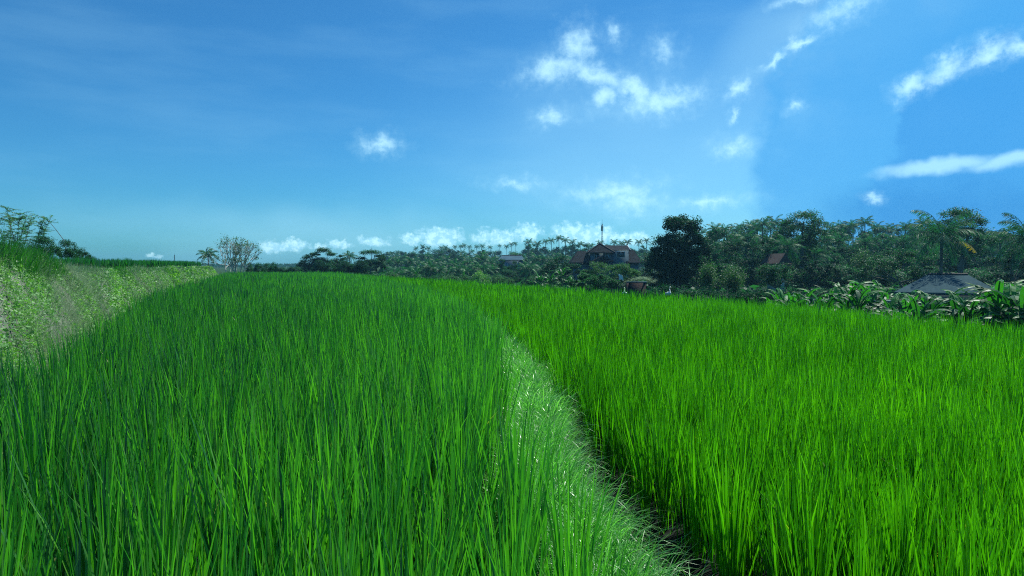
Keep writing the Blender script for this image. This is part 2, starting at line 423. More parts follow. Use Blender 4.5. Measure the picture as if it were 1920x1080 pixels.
# ------------------------------------------------------------------ blades
def blades(base, az, th0, kap, length, width, phi, nseg, v, z_tip=None, prof=None):
    """ribbons: each blade leans towards az by th0, curving over by kap; phi = heading of its flat side"""
    n_ = len(base)
    t_ = np.linspace(0, 1, nseg + 1)
    if prof is None:
        w = np.interp(t_, [0, .15, .5, .8, 1], [.55, .85, 1, .62, .04])
    else:
        w = np.interp(t_, prof[0], prof[1])
    pos = np.zeros((n_, nseg + 1, 3)); pos[:, 0] = base
    d = length / nseg
    for k in range(nseg):
        tm = (k + .5) / nseg
        th = th0 + kap * tm ** 1.8
        h = np.sin(th) * d
        pos[:, k + 1, 0] = pos[:, k, 0] + np.cos(az) * h
        pos[:, k + 1, 1] = pos[:, k, 1] + np.sin(az) * h
        pos[:, k + 1, 2] = pos[:, k, 2] + np.cos(th) * d
    side = np.stack([np.cos(phi), np.sin(phi), np.zeros(n_)], -1)
    off = side[:, None, :] * (width[:, None] * w[None, :] * .5)[..., None]
    V = np.stack([pos - off, pos + off], 2).reshape(-1, 3)
    b0 = (np.arange(n_) * (nseg + 1) * 2)[:, None]; s_ = np.arange(nseg)[None, :] * 2
    i = b0 + s_
    Q = np.stack([i, i + 1, i + 3, i + 2], -1).reshape(-1, 4)
    return V, Q, np.repeat(v, (nseg + 1) * 2)

def hills(x0, x1, y0, y1, sp, inside):
    gx = np.arange(x0, x1, sp); gy = np.arange(y0, y1, sp)
    X_, Y_ = np.meshgrid(gx, gy)
    # rows set out slightly askew to the view
    X_ = X_.ravel() + rng.normal(0, sp * .17, X_.size); Y_ = Y_.ravel() + rng.normal(0, sp * .17, Y_.size)
    ok = inside(X_, Y_)
    return X_[ok], Y_[ok]

def view_ok(x, y, m=1.05):
    return (np.abs(x) < np.maximum(y, 0) * m + 1.6)

def rice(name, mat, inside, height, bands, blade_w, label, tone, spread=1.0, z0=0.0, ragged=.38):
    q = Q4()
    for (r0, r1, sp, nb, seg, wf) in bands:
        def ins(x, y):
            r = np.hypot(x, y)
            return inside(x, y) & (r >= r0) & (r < r1) & view_ok(x, y)
        hx, hy = hills(-r1 if r1 < 40 else -60, r1 if r1 < 40 else 20, max(0.95, 0), r1, sp, ins)
        if len(hx) == 0: continue
        cnt = rng.poisson(nb, len(hx))
        idx = np.repeat(np.arange(len(hx)), cnt); n_ = len(idx)
        hh = height(hx, hy) * (rng.normal(1, .06, len(hx)) + .05 * noise2(hx * 1.7, hy * 1.4, 1, 31))
        az = rng.uniform(0, 2 * np.pi, n_)
        rad = np.abs(rng.normal(0, .028, n_)) * (1 if sp < .3 else 2.5)
        bx = hx[idx] + np.cos(az) * rad; by = hy[idx] + np.sin(az) * rad
        zb = rng.uniform(0, .30, n_) ** 1.3 * hh[idx]
        th0 = (np.abs(rng.normal(0, .12, n_)) + .015) * spread * np.exp(rng.normal(-.15, .2, len(hx)))[idx]
        kap = np.abs(rng.normal(0, .13, n_)) * spread * rng.choice([1, 1, 1, 1, 1, 1.8], n_)
        top = hh[idx] * (1 - ragged * rng.random(n_) ** 1.6)
        ln = np.maximum(top - zb, .15) / np.cos(np.minimum(th0 + kap * .35, 1.2))
        # a light breeze leans everything slightly
        bend = az + rng.normal(0, .3, n_)
        wd = blade_w * wf * rng.uniform(.6, 1.15, n_)
        phi = rng.uniform(0, np.pi, n_)
        gz = ground_z(bx, by) if z0 is None else np.full(n_, z0)
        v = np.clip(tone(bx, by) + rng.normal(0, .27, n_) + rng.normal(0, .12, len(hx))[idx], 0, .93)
        odd = rng.random(n_) < .014; v[odd] = 1.0; kap[odd] += rng.uniform(.3, 1.2, odd.sum()); ln[odd] *= .8
        V, Q, vv = blades(np.c_[bx, by, gz + zb], bend, th0, kap, ln, wd, phi, seg, v)
        q.add(V, Q, vv)
    o = q.build(name, mat, smooth=True)
    tag(o, label, 'rice', kind='stuff')
    return o

lf_in = lambda x, y: (x < left_rice_edge(y) - .02) & (x > bank_x(y) + .12) & (y < FIELD_END - 1) & (y > .95) & ~((np.abs(x) < .35) & (y < 1.15))
rf_in = lambda x, y: (x > left_rice_edge(y) + levee_w(y) + gap_w(y)) & (x < field_r(y) - .1) & (y < FIELD_END - 1) & (y > .6)
tl = lambda x, y: .42 + .08 * noise2(x, y, .35, 3) + .09 * noise2(x * 2.5, y * .6, .8, 5) + .34 * np.exp(-np.maximum(left_rice_edge(y) - x, 0) / (1.6 + .16 * y))  # last term paints the sunlit, backlit brightening towards the levee into the leaf colour
tr_ = lambda x, y: .50 + .12 * noise2(x, y, .5, 7) + .08 * noise2(x * 2, y * 2, 1, 8)
hl = lambda x, y: .89 + .05 * noise2(x, y, .7, 2)
hr = lambda x, y: .655 + .065 * sm(6, 12, y) + .03 * noise2(x, y, .8, 6) + .02 * noise2(x, y, .25, 9)
# (from, to, hill spacing, blades per hill, segments, width factor)
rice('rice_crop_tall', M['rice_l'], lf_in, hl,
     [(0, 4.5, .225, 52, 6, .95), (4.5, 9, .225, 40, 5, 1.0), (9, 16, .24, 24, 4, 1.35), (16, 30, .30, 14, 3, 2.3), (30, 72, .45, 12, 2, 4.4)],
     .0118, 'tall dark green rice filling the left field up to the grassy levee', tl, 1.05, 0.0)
rice('rice_crop_short', M['rice_r'], rf_in, hr,
     [(0, 5.5, .17, 44, 5, 1.0), (5.5, 10, .175, 32, 4, 1.15), (10, 17, .20, 24, 3, 1.6), (17, 30, .28, 15, 3, 2.7), (30, 72, .45, 12, 2, 5.0)],
     .0094, 'bright light green young rice filling the right field', tr_, 1.0, 0.0, .30)
# upper terrace rice on the left
ut_in = lambda x, y: (x < bank_x(y) - 2.0 - .4 * noise2(x, y, .6, 3)) & (y < 61) & (y > 5) & (x > -75)
def rice_upper():
    q = Q4()
    for (r0, r1, sp, nb, seg, wf) in [(4, 20, .28, 26, 3, 1.5), (20, 75, .45, 20, 2, 3.6)]:
        hx, hy = hills(-60, -4, 5, r1, sp, lambda x, y: ut_in(x, y) & (np.hypot(x, y) >= r0) & (np.hypot(x, y) < r1) & (x > -y * 1.0 - 3))
        # only the strip a viewer at eye height can see over
        d = (bank_x(hy) - 2) - hx
        k = d < 14; hx, hy = hx[k], hy[k]
        idx = np.repeat(np.arange(len(hx)), rng.poisson(nb, len(hx))); n_ = len(idx)
        az = rng.uniform(0, 2 * np.pi, n_)
        hgt = (.54 + .03 * noise2(hx, hy, .5, 1) + .10 * sm(30, 60, hy) - .10 * sm(14, 7, hy))[idx] * (1 - .4 * rng.random(n_) ** 1.5)
        V, Q, vv = blades(np.c_[hx[idx] + rng.normal(0, .04, n_), hy[idx] + rng.normal(0, .04, n_), ground_z(hx, hy)[idx]], az, np.abs(rng.normal(0, .13, n_)),
                          np.abs(rng.normal(0, .16, n_)), hgt, .010 * wf * rng.uniform(.6, 1.1, n_), rng.uniform(0, np.pi, n_), seg, np.clip(.35 + rng.normal(0, .17, n_), 0, 1))
        q.add(V, Q, vv)
    tag(q.build('rice_crop_terrace', M['rice_l'], smooth=True), 'dark green rice growing on the raised terrace above the weedy bank', 'rice', kind='stuff')
rice_upper()

# grass on the levee: short, curling over both shoulders
def levee_grass():
    q = Q4()
    for (y0, y1, dens, seg, wf) in [(.8, 5, 7500, 6, 1.0), (5, 9, 5200, 5, 1.15), (9, 16, 2600, 4, 1.7), (16, 40, 500, 3, 3.0)]:
        n_ = int((y1 - y0) * .62 * dens)
        y = rng.uniform(y0, y1, n_); le = left_rice_edge(y); w = levee_w(y)
        u = rng.uniform(-.18, 1.12, n_); x = le + .03 + u * w
        tuft = noise2(x * 7, y * 7, 1, 3) * .5 + noise2(x * 2, y * 3, 1, 5) * .5
        az = np.where(rng.random(n_) < .55, np.where(u > .5, 0.0, np.pi) + rng.normal(0, .8, n_), rng.uniform(0, 2 * np.pi, n_))
        ln = rng.uniform(.11, .30, n_) * (1 + .4 * tuft) * (1 + .5 * sm(.75, 1.0, u))
        V, Q, vv = blades(np.c_[x, y, ground_z(x, y) - .01], az, np.abs(rng.normal(.25, .3, n_)), np.abs(rng.normal(1.7, .8, n_)), ln,
                          .0042 * wf * rng.uniform(.6, 1.3, n_), rng.uniform(0, np.pi, n_), seg, np.clip(.40 + .3 * tuft + rng.normal(0, .30, n_), 0, 1))
        q.add(V, Q, vv)
    tag(q.build('levee_grass', M['grass'], smooth=True), 'short pale curling grass on the narrow levee between the fields', 'grass', kind='stuff')
    # dead straw in the furrow beside it
    n_ = 900
    y = rng.uniform(1.5, 9, n_); x = left_rice_edge(y) + levee_w(y) + rng.uniform(-.05, .3, n_)
    az = rng.uniform(0, 2 * np.pi, n_)
    V, Q, vv = blades(np.c_[x, y, ground_z(x, y)], az, rng.uniform(.5, 1.5, n_), rng.uniform(0, .6, n_), rng.uniform(.12, .38, n_), .004 * rng.uniform(.6, 1.2, n_),
                      rng.uniform(0, np.pi, n_), 4, rng.random(n_))
    tag(mesh_np('dry_straw', V, Q, M['dry'], v=vv), 'pale dead straw lying in the dark furrow right of the levee', 'straw', kind='stuff')
levee_grass()

# ------------------------------------------------------------------ bank vegetation
def leaf_quads(c, size, aspect, nrm_up=0.5, v=None, elong=None):
    """diamond leaves at points c"""
    n_ = len(c)
    nn = rng.normal(0, 1, (n_, 3)); nn /= np.linalg.norm(nn, axis=1)[:, None]
    nn[:, 2] = np.abs(nn[:, 2]) * 1 + nrm_up; nn /= np.linalg.norm(nn, axis=1)[:, None]
    a = rng.normal(0, 1, (n_, 3))
    if elong is not None: a = a * .5 + elong
    a -= nn * (a * nn).sum(1)[:, None]; a /= np.linalg.norm(a, axis=1)[:, None] + 1e-9
    b_ = np.cross(nn, a)
    s_ = size[:, None]; as_ = aspect if np.isscalar(aspect) else aspect[:, None]
    V = np.stack([c - a * s_ * .5, c - b_ * s_ * as_ * .5 + a * s_ * .04, c + a * s_ * .5, c + b_ * s_ * as_ * .5 + a * s_ * .04], 1).reshape(-1, 3)
    Q = np.arange(n_ * 4).reshape(-1, 4)
    return V, Q, np.repeat(np.full(n_, .5) if v is None else v, 4)

def bank_veg():
    # leafy creepers
    q = Q4(); qd = Q4(); qg = Q4()
    def pts(n_, y0, y1, d0, d1):
        y = y0 + (y1 - y0) * rng.random(n_) ** 1.6
        x = bank_x(y) - rng.uniform(d0, d1, n_)
        return x, y
    for (y0, y1, n_, s0) in [(4, 12, 150000, .62), (12, 30, 90000, 1.25), (30, 64, 40000, 3.2)]:
        x, y = pts(n_, y0, y1, -.15, 1.5)
        cl = noise2(x * 2.2, y * 2.2, 1, 2) * .5 + noise2(x * 5, y * 4, 1, 9) * .5
        k = (cl + rng.normal(0, .22, n_)) > (-.12 if y0 < 12 else -.3); x, y, cl = x[k], y[k], cl[k]
        z = ground_z(x, y) + rng.random(len(x)) ** 1.5 * (.16 if y0 < 12 else .10) * (1 + np.clip(cl, 0, 1))
        V, Q, vv = leaf_quads(np.c_[x, y, z], [.045 * s0][0] * np.exp(rng.normal(-.1, .4, len(x))), .6, .3, np.clip(.45 + .35 * cl + rng.normal(0, .22, len(x)), 0, 1))
        q.add(V, Q, vv)
        m_ = int(n_ * .5)
        x, y = pts(m_, y0, y1, -.1, 1.35)
        cl = noise2(x * 1.4, y * 1.2, 1, 12)
        k = (cl + rng.normal(0, .4, m_)) > .30; x, y = x[k], y[k]; m_ = len(x)
        V, Q, vv = blades(np.c_[x, y, ground_z(x, y)], rng.normal(0, 1.2, m_), np.abs(rng.normal(.5, .4, m_)), np.abs(rng.normal(.9, .6, m_)), rng.uniform(.12, .34, m_), .005 * s0 * rng.uniform(.6, 1.3, m_), rng.uniform(0, np.pi, m_), 3, rng.random(m_))
        qd.add(V, Q, vv)
    tag(q.build('bank_weeds', M['weed']), 'light green creeping weeds covering the sloping earth bank', 'weeds', kind='stuff')
    tag(qd.build('bank_dry_grass', M['dry']), 'dry grey grass hanging on the sloping earth bank', 'dry grass', kind='stuff')
    for (y0, y1, n_, s0, h) in [(4, 12, 34000, 1.2, .42), (12, 30, 30000, 2.0, .20), (30, 64, 22000, 4.0, .16)]:
        x, y = pts(n_, y0, y1, .95, 3.0)
        cl = noise2(x * 1.5, y * 1.5, 1, 4)
        V, Q, vv = blades(np.c_[x, y, ground_z(x, y)], rng.uniform(0, 2 * np.pi, n_), np.abs(rng.normal(.1, .2, n_)), np.abs(rng.normal(.5, .35, n_)), h * rng.uniform(.4, 1.1, n_) * (1 + .25 * cl), .0055 * s0 * rng.uniform(.6, 1.2, n_), rng.uniform(0, np.pi, n_), 4, np.clip(.45 + .2 * cl + rng.normal(0, .2, n_), 0, 1))
        qg.add(V, Q, vv)
    tag(qg.build('bank_top_grass', M['lush']), 'long green grass along the top lip of the bank', 'grass', kind='stuff')
M['lush'] = leaf_mat('lush_grass', (0.012, 0.085, 0.022), (0.07, 0.22, 0.05), (0.2, 0.4, 0.05), 0.35, 0.5, 0.4)
bank_veg()

def grass_clump(loc, n_, h, label, r=.25, mat='lush', name='grass_clump', wd=.010, cat='grass clump', group=None):
    az = rng.uniform(0, 2 * np.pi, n_); rr = np.abs(rng.normal(0, r * .5, n_))
    b_ = np.c_[np.cos(az) * rr, np.sin(az) * rr, np.full(n_, -.05)]
    V, Q, vv = blades(b_, az, np.abs(rng.normal(.1, .14, n_)), np.abs(rng.normal(.35, .3, n_)), h * rng.uniform(.55, 1.05, n_), wd * rng.uniform(.6, 1.2, n_), rng.uniform(0, np.pi, n_), 5, np.clip(rng.normal(.4, .2, n_), 0, 1))
    o = mesh_np(name, V, Q, M[mat], v=vv); o.location = loc
    return tag(o, label, cat, group)
x_, y_ = -7.25, 8.8
grass_clump((x_, y_, float(ground_z(x_, y_))), 650, .66, 'tall bushy clump of green grass at the far left edge of the bank top', .5)

# ------------------------------------------------------------------ trees
def crown_pts(blobs, n_, clumps=16, cr=.34):
    """leaf positions grouped into clumps over a set of ellipsoids"""
    vol = np.array([b[3] * b[4] * b[5] for b in blobs]) ** (2 / 3)
    share = vol / vol.sum()
    out = []; tone = []; cents = []
    for b, s_ in zip(blobs, share):
        c = np.array(b[:3]); r = np.array(b[3:6])
        k = max(5, int(clumps * len(blobs) * s_))
        d = rng.normal(0, 1, (k, 3)); d /= np.linalg.norm(d, axis=1)[:, None]
        d[:, 2] = np.where(d[:, 2] < -.45, -d[:, 2], d[:, 2])
        cc_ = c + d * r * rng.uniform(.45, .92, (k, 1))
        m_ = int(n_ * s_)
        i = rng.integers(0, k, m_)
        dd = rng.normal(0, 1, (m_, 3)); dd /= np.linalg.norm(dd, axis=1)[:, None]
        rad = rng.random(m_) ** .45
        rr_ = r.mean() * cr * rng.uniform(.6, 1.35, k)
        pt = cc_[i] + dd * (rad * rr_[i])[:, None] * np.array([1, 1, .62])
        out.append(pt); tone.append(rng.normal(0, .16, k)[i]); cents.append(cc_)
    return np.vstack(out), np.concatenate(tone), np.vstack(cents)

def broad_tree(name, loc, blobs, n_, leaf, mat, label, group=None, trunk_r=.18, bark='bark', cat='tree', clumps=16, cr=.34, tone=.5, limbs=7, lean=0.0, stems=1, up=.6):
    root = empty(name, loc); tag(root, label, cat, group)
    pt, tn, cents = crown_pts(blobs, n_, clumps, cr)
    V, Q, vv = leaf_quads(pt, leaf * rng.uniform(.5, 1.4, len(pt)), .55, up, np.clip(tone + tn + rng.normal(0, .18, len(pt)), 0, 1))
    mesh_np('crown', V, Q, M[mat], root, vv, smooth=False)
    q = Q4()
    zc = min(b[2] - b[5] * .5 for b in blobs); bc = np.mean([b[:3] for b in blobs], axis=0)
    zc = max(zc, .3)
    for s_ in range(stems):
        ox, oy = (rng.normal(0, trunk_r * 2.2, 2) if stems > 1 else (0, 0))
        fork = np.array([bc[0] * .5 + lean + ox * 2, bc[1] * .5 + oy * 2, zc])
        q.tube([(ox, oy, -.4), (ox * 1.3 + lean * .2, oy * 1.3, zc * .5), tuple(fork)], [trunk_r * 1.2, trunk_r * .9, trunk_r * .7], 7)
        for k in range(limbs):
            e = cents[rng.integers(len(cents))]
            mid = (fork + e) / 2 + rng.normal(0, .12, 3) * np.linalg.norm(e - fork) * .5
            q.tube([fork, mid, e], [trunk_r * .55, trunk_r * .3, trunk_r * .08], 5)
    q.build('trunk', M[bark], root, smooth=True)
    return root

def palm_mesh(nf, nl, fl, droop, lw, ll):
    """fronds with leaflets; origin at the crown's heart"""
    Vs = []; Qs = []; vs = []; n0 = 0
    rq = Q4()
    for f in range(nf):
        az = f * 2.399 + rng.normal(0, .15)
        el = 1.35 - 1.95 * (f / nf) ** 1.0 + rng.normal(0, .08)
        L_ = fl * rng.uniform(.85, 1.1)
        k = 9; t_ = np.linspace(0, 1, k)
        ang = el - droop * t_ ** 1.5 * rng.uniform(.8, 1.2)
        dl_ = L_ / (k - 1)
        p_ = np.zeros((k, 3))
        for i in range(1, k):
            a_ = (ang[i - 1] + ang[i]) / 2
            p_[i] = p_[i - 1] + dl_ * np.array([math.cos(a_) * math.cos(az), math.cos(a_) * math.sin(az), math.sin(a_)])
        rq.tube(p_, np.interp(t_, [0, 1], [.035, .006]) * fl / 3, 3, .7)
        tl_ = np.linspace(.10, .99, nl)
        c = np.stack([np.interp(tl_, t_, p_[:, j]) for j in range(3)], -1)
        T = np.gradient(c, axis=0); T /= np.linalg.norm(T, axis=1)[:, None]
        S = np.array([-math.sin(az), math.cos(az), 0])
        for sg in (-1, 1):
            D = S[None] * sg * .75 + T * .55 + np.array([0, 0, -.42 - .25 * rng.random()])[None] + rng.normal(0, .10, (nl, 3))
            D /= np.linalg.norm(D, axis=1)[:, None]
            ln = ll * np.interp(tl_, [0, .3, .75, 1], [.55, 1, .85, .35])[:, None] * rng.uniform(.85, 1.1, (nl, 1))
            W = T * lw
            tip = c + D * ln; tip[:, 2] -= ln[:, 0] * .18
            mid = c + D * ln * .5
            V = np.stack([c, mid - W * .5, tip, mid + W * .5], 1).reshape(-1, 3)
            Vs.append(V); Qs.append(np.arange(nl * 4).reshape(-1, 4) + n0); n0 += nl * 4
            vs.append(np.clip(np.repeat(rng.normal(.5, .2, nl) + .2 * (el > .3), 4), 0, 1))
    V = np.vstack(Vs); Q = np.vstack(Qs); v = np.concatenate(vs)
    Vr = np.vstack(rq.V); Qr = np.vstack(rq.Q) + len(V)
    return np.vstack([V, Vr]), np.vstack([Q, Qr]), np.concatenate([v, np.concatenate(rq.v)])

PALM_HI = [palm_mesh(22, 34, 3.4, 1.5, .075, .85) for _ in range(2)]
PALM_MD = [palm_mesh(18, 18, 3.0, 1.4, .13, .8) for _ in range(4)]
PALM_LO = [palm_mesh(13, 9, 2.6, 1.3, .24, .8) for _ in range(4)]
PALM_CACHE = {}
def palm_proto(kind, i):
    key = (kind, i)
    if key not in PALM_CACHE:
        V, Q, v = {'hi': PALM_HI, 'md': PALM_MD, 'lo': PALM_LO}[kind][i]
        o = mesh_np('crown', V, Q, M['palm'], v=v, smooth=False, link=False)
        th = 16.0
        q = Q4(); bend = rng.uniform(-.6, .6)
        q.tube([(bend, 0, -th), (bend * .7, .1, -th * .7), (bend * .2, 0, -th * .35), (0, 0, 0)], [.19, .15, .13, .12], 7)
        tr = mesh_np('trunk', np.vstack(q.V), np.vstack(q.Q), M['palm_bark'], v=np.concatenate(q.v), link=False)
        PALM_CACHE[key] = (o, tr)
    return PALM_CACHE[key]

USED = set()
def palm(heart, kind, i, scale, label, group=None, rz=None):
    """heart: where the crown sits; the trunk runs 16 m down from it into the ground"""
    root = empty('coconut_palm', heart, random.uniform(0, 6.28) if rz is None else rz, scale)
    tag(root, label, 'palm tree', group)
    for src in palm_proto(kind, i):
        o = src if (id(src) not in USED) else src.copy()
        USED.add(id(src))
        C.objects.link(o); o.parent = root
    return root

ORD = ['first', 'second', 'third', 'fourth', 'fifth', 'sixth', 'seventh', 'eighth', 'ninth', 'tenth', 'eleventh', 'twelfth', 'thirteenth', 'fourteenth',
       'fifteenth', 'sixteenth', 'seventeenth', 'eighteenth', 'nineteenth', 'twentieth']
def nth(i):
    if i < 20: return ORD[i]
    t_, u_ = divmod(i + 1, 10)
    tens = {2: 'twenty', 3: 'thirty', 4: 'forty', 5: 'fifty'}[t_]
    return tens + '-' + ORD[u_ - 1] if u_ else {2: 'twentieth', 3: 'thirtieth', 4: 'fortieth', 5: 'fiftieth'}[t_]

# generic broadleaf trees, one metre high, scaled into place; copies share their meshes
def unit_tree(kind, seed):
    if kind == 'round':
        bl = [(0, 0, .26, .40, .38, .26), (0, 0, .62, .34, .34, .30), (-.22, .05, .50, .22, .24, .2), (.24, -.05, .52, .22, .24, .22), (.05, .1, .80, .2, .2, .16)]
    elif kind == 'bush':
        bl = [(0, 0, .48, .42, .40, .44), (-.26, .0, .36, .24, .26, .3), (.28, -.05, .38, .22, .26, .32)]
    elif kind == 'tall':
        bl = [(0, 0, .72, .26, .26, .24), (-.14, .05, .52, .24, .24, .2), (.15, -.05, .42, .24, .24, .22), (.04, .02, .88, .14, .14, .12), (0, 0, .28, .34, .34, .26)]
    else:   # layered crown
        bl = [(0, 0, .86, .34, .32, .09), (-.3, .05, .72, .24, .24, .07), (.32, -.05, .74, .24, .24, .07), (-.1, .0, .58, .34, .3, .08), (.2, .0, .46, .3, .3, .08)]
    return bl

PROTO = {}
def tree_proto(kind, mat, i):
    key = (kind, mat, i)
    if key not in PROTO:
        bl = [tuple(np.array(b) * (1 + rng.normal(0, .06, 6))) for b in unit_tree(kind, i)]
        pt, tn, ce = crown_pts(bl, 6500, 16, .40 if kind != 'layered' else .5)
        pt[:, 2] = np.maximum(pt[:, 2], .02)
        V, Q, vv = leaf_quads(pt, .040 * rng.uniform(.5, 1.4, len(pt)), .5, .6, np.clip(.45 + tn + rng.normal(0, .2, len(pt)), 0, 1))
        a = mesh_np('crown', V, Q, M[mat], v=vv, smooth=False, link=False)
        q = Q4(); q.tube([(0, 0, -.2), (.01, 0, .25), (0, .01, .6)], [.03, .024, .014], 7)
        for k in range(8):
            e = ce[rng.integers(len(ce))]; f_ = np.array([0, 0, rng.uniform(.25, .5)])
            q.tube([f_, (f_ + e) / 2 + rng.normal(0, .02, 3), e], [.014, .009, .003], 5)
        b = mesh_np('trunk', np.vstack(q.V), np.vstack(q.Q), M['bark'], v=np.concatenate(q.v), link=False)
        PROTO[key] = (a, b)
    return PROTO[key]

def put_tree(kind, mat, px, top, wpx, Y, label, group=None, name=None, base=None, i=None):
    x, _, zt = at(px, top, Y)
    zb = float(ground_z(x, Y)) if base is None else base
    w = wpx / F * Y; h = (zt - zb) * 1.06
    root = empty(name or {'bush': 'shrub', 'round': 'broadleaf_tree', 'tall': 'broadleaf_tree', 'layered': 'spreading_tree'}[kind], (x, Y, zb), random.uniform(-.6, .6), (w, w * random.uniform(.8, 1.0), h))
    tag(root, label, 'shrub' if kind == 'bush' else 'tree', group)
    for src in tree_proto(kind, mat, random.randrange(3) if i is None else i):
        o = src if id(src) not in USED else src.copy()
        USED.add(id(src)); C.objects.link(o); o.parent = root
    return root

def put_palm(px, row, Y, scale, kind, label, group=None):
    x, _, z = at(px, row, Y)
    n_ = {'hi': 2, 'md': 4, 'lo': 4}[kind]
    return palm((x, Y, z), kind, random.randrange(n_), scale, label, group)

# --- far grove left of the brown-roofed house
sky_palms = [(736, 474), (745, 472), (764, 476), (780, 465), (792, 461), (803, 465), (827, 464), (835, 463), (853, 462), (864, 461), (870, 460), (880, 462), (894, 462), (904, 461),
             (919, 463), (937, 460), (950, 461), (959, 457), (966, 456), (991, 453), (1008, 456), (1023, 452), (1034, 450), (1048, 446), (1060, 450), (1073, 453), (1088, 457), (1108, 460), (1125, 455), (1152, 454), (1166, 456), (1177, 453), (1198, 453), (1212, 450)]
for i, (px, row) in enumerate(sky_palms):
    Y_ = random.uniform(330, 400) if px < 975 else random.uniform(230, 270)
    put_palm(px, row + 1, Y_, random.uniform(.72, .95) * (1.0 if px > 975 else .95), 'lo', f'{nth(i)} coconut palm from the left on the skyline of the far grove', 'palms on the skyline of the far grove')
layers = [(300, 690, 1230, 473, 5, 25, 'lo', .85, 'back'), (215, 680, 1230, 482, 6, 22, 'lo', .85, 'middle'), (150, 690, 1100, 492, 7, 22, 'md', .72, 'front'), (112, 700, 1095, 507, 6, 15, 'md', .62, 'lowest')]
for (Y0, xa, xb, row, jit, step, kind, s_, nm) in layers:
    k = int((xb - xa) / step)
    xs_ = sorted(xa + (xb - xa) * (j + random.uniform(.1, .9)) / k for j in range(k))
    cnt_ = -1
    for j, px in enumerate(xs_):
        if nm in ('front', 'lowest') and (925 < px < 985 or px > 1074): continue
        cnt_ += 1
        left_drop = 10 * max(0, (790 - px) / 100)
        put_palm(px, row + random.uniform(-jit, jit) + left_drop, Y0 * random.uniform(.94, 1.06), s_ * random.uniform(.85, 1.15), kind,
                 f'{nth(cnt_)} coconut palm from the left in the {nm} row of the far grove', f'palms in the {nm} row of the far grove')
kinds = ['round', 'tall', 'bush', 'layered']
tl_layers = [(262, 980, 1235, 460, 40, 16, 'tree_dark', 'skyline'), (340, 560, 1235, 468, 44, 20, 'tree_dark', 'farthest'), (245, 640, 1235, 476, 50, 24, 'tree_mid', 'far'), (170, 700, 1100, 492, 52, 30, 'tree_dark', 'middle'), (118, 712, 1105, 507, 50, 26, 'tree_mid', 'near')]
for (Y0, xa, xb, row, wp, step, mt, nm) in tl_layers:
    k = int((xb - xa) / step); cnt_ = -1
    for j in range(k):
        px = xa + (xb - xa) * (j + random.uniform(.15, .85)) / k
        if nm in ('middle',) and 925 < px < 985: continue
        cnt_ += 1
        drop = 14 * max(0, (790 - px) / 100)
        put_tree(random.choice(['round', 'tall', 'bush']), random.choice([mt, 'tree_mid', 'tree_dark']), px, row + random.uniform(-5, 6) + drop, wp * random.uniform(.8, 1.25), Y0 * random.uniform(.95, 1.05),
                 f'{nth(cnt_)} dark green tree from the left in the {nm} layer of the far grove', f'broadleaf trees in the {nm} layer of the far grove', name='broadleaf_tree')
# low bushes along the far edge of the field
for j in range(20):
    px = 706 + (1100 - 706) * (j + random.uniform(.2, .8)) / 20
    put_tree('bush', random.choice(['tree_mid', 'tree_dark', 'tree_olive']), px, 512 + 8 * (px - 700) / 400 + random.uniform(-4, 3), random.uniform(34, 60), random.uniform(78, 92),
             f'low bush behind the far field edge, {nth(j)} from the left in its row', 'low bushes behind the far field edge')
put_tree('bush', 'weed', 903, 510, 44, 68, 'bright yellow-green bush at the far field edge below the blue-grey house', name='shrub')

# --- trees left of the grove
put_tree('round', 'tree_dark', 579, 476, 58, 118, 'dense dark round tree at the left end of the far tree line')
put_tree('layered', 'tree_mid', 605, 469, 50, 118, 'lighter tree with a raised flat top beside the dense dark round tree')
put_tree('round', 'tree_mid', 636, 477, 52, 122, 'rounded tree between the flat-topped tree and the small pointed palm')
put_palm(655, 480, 120, .55, 'md', 'small pointed palm right of the rounded tree at the far field edge')
put_tree('layered', 'tree_mid', 694, 474, 62, 112, 'flat spreading tree standing below the two thin masts')
put_tree('tall', 'tree_dark', 715, 482, 44, 105, 'narrow dark tree just right of the flat spreading tree')
for j, (px, top, w, Y_) in enumerate([(486, 487, 26, 84), (503, 489, 24, 86), (514, 487, 14, 90), (468, 493, 20, 88)]):
    put_tree('bush', 'tree_mid', px, top, w, Y_, ['broad low shrub right of the pale bare tree', 'rounded green shrub in the middle of the low group right of the bare tree', 'narrow upright shrub at the right end of the low group',
             'small shrub tucked against the stems of the pale bare tree'][j], 'shrubs right of the bare tree')
x_, Y_, z_ = at(390, 478, 100)
palm((x_, Y_, z_), 'md', 1, .62, 'small coconut palm behind the end of the raised terrace')
for j, px in enumerate([512, 524, 535, 546, 557, 600, 620, 646, 664, 678]):
    put_tree('bush', ['tree_mid', 'tree_dark'][j % 2], px, (498 if px < 560 else 488) + random.uniform(-1.5, 2), 26 if px < 560 else 38, 96,
             f'{nth(j)} low bush from the left along the horizon left of the far grove', 'low bushes along the horizon left of the far grove')
# sea of distant woods, one mass
dw = Q4(); n_ = 26000
px_ = rng.uniform(380, 1960, n_); Yd = rng.uniform(520, 640, n_)
xx = (px_ - 960) / F * Yd
hh_ = np.where(px_ < 700, 5.5, 13.0) * (.75 + .25 * noise2(xx * .05, Yd * .03, 1, 3))
zz = -2 + hh_ * rng.random(n_) ** .7
V, Q, vv = leaf_quads(np.c_[xx, Yd, zz], rng.uniform(1.2, 2.6, n_), .6, .5, rng.random(n_))
tag(mesh_np('distant_woods', V, Q, M['tree_dark'], v=vv, smooth=False), 'low dark band of distant woods along the horizon', 'woods', kind='stuff')

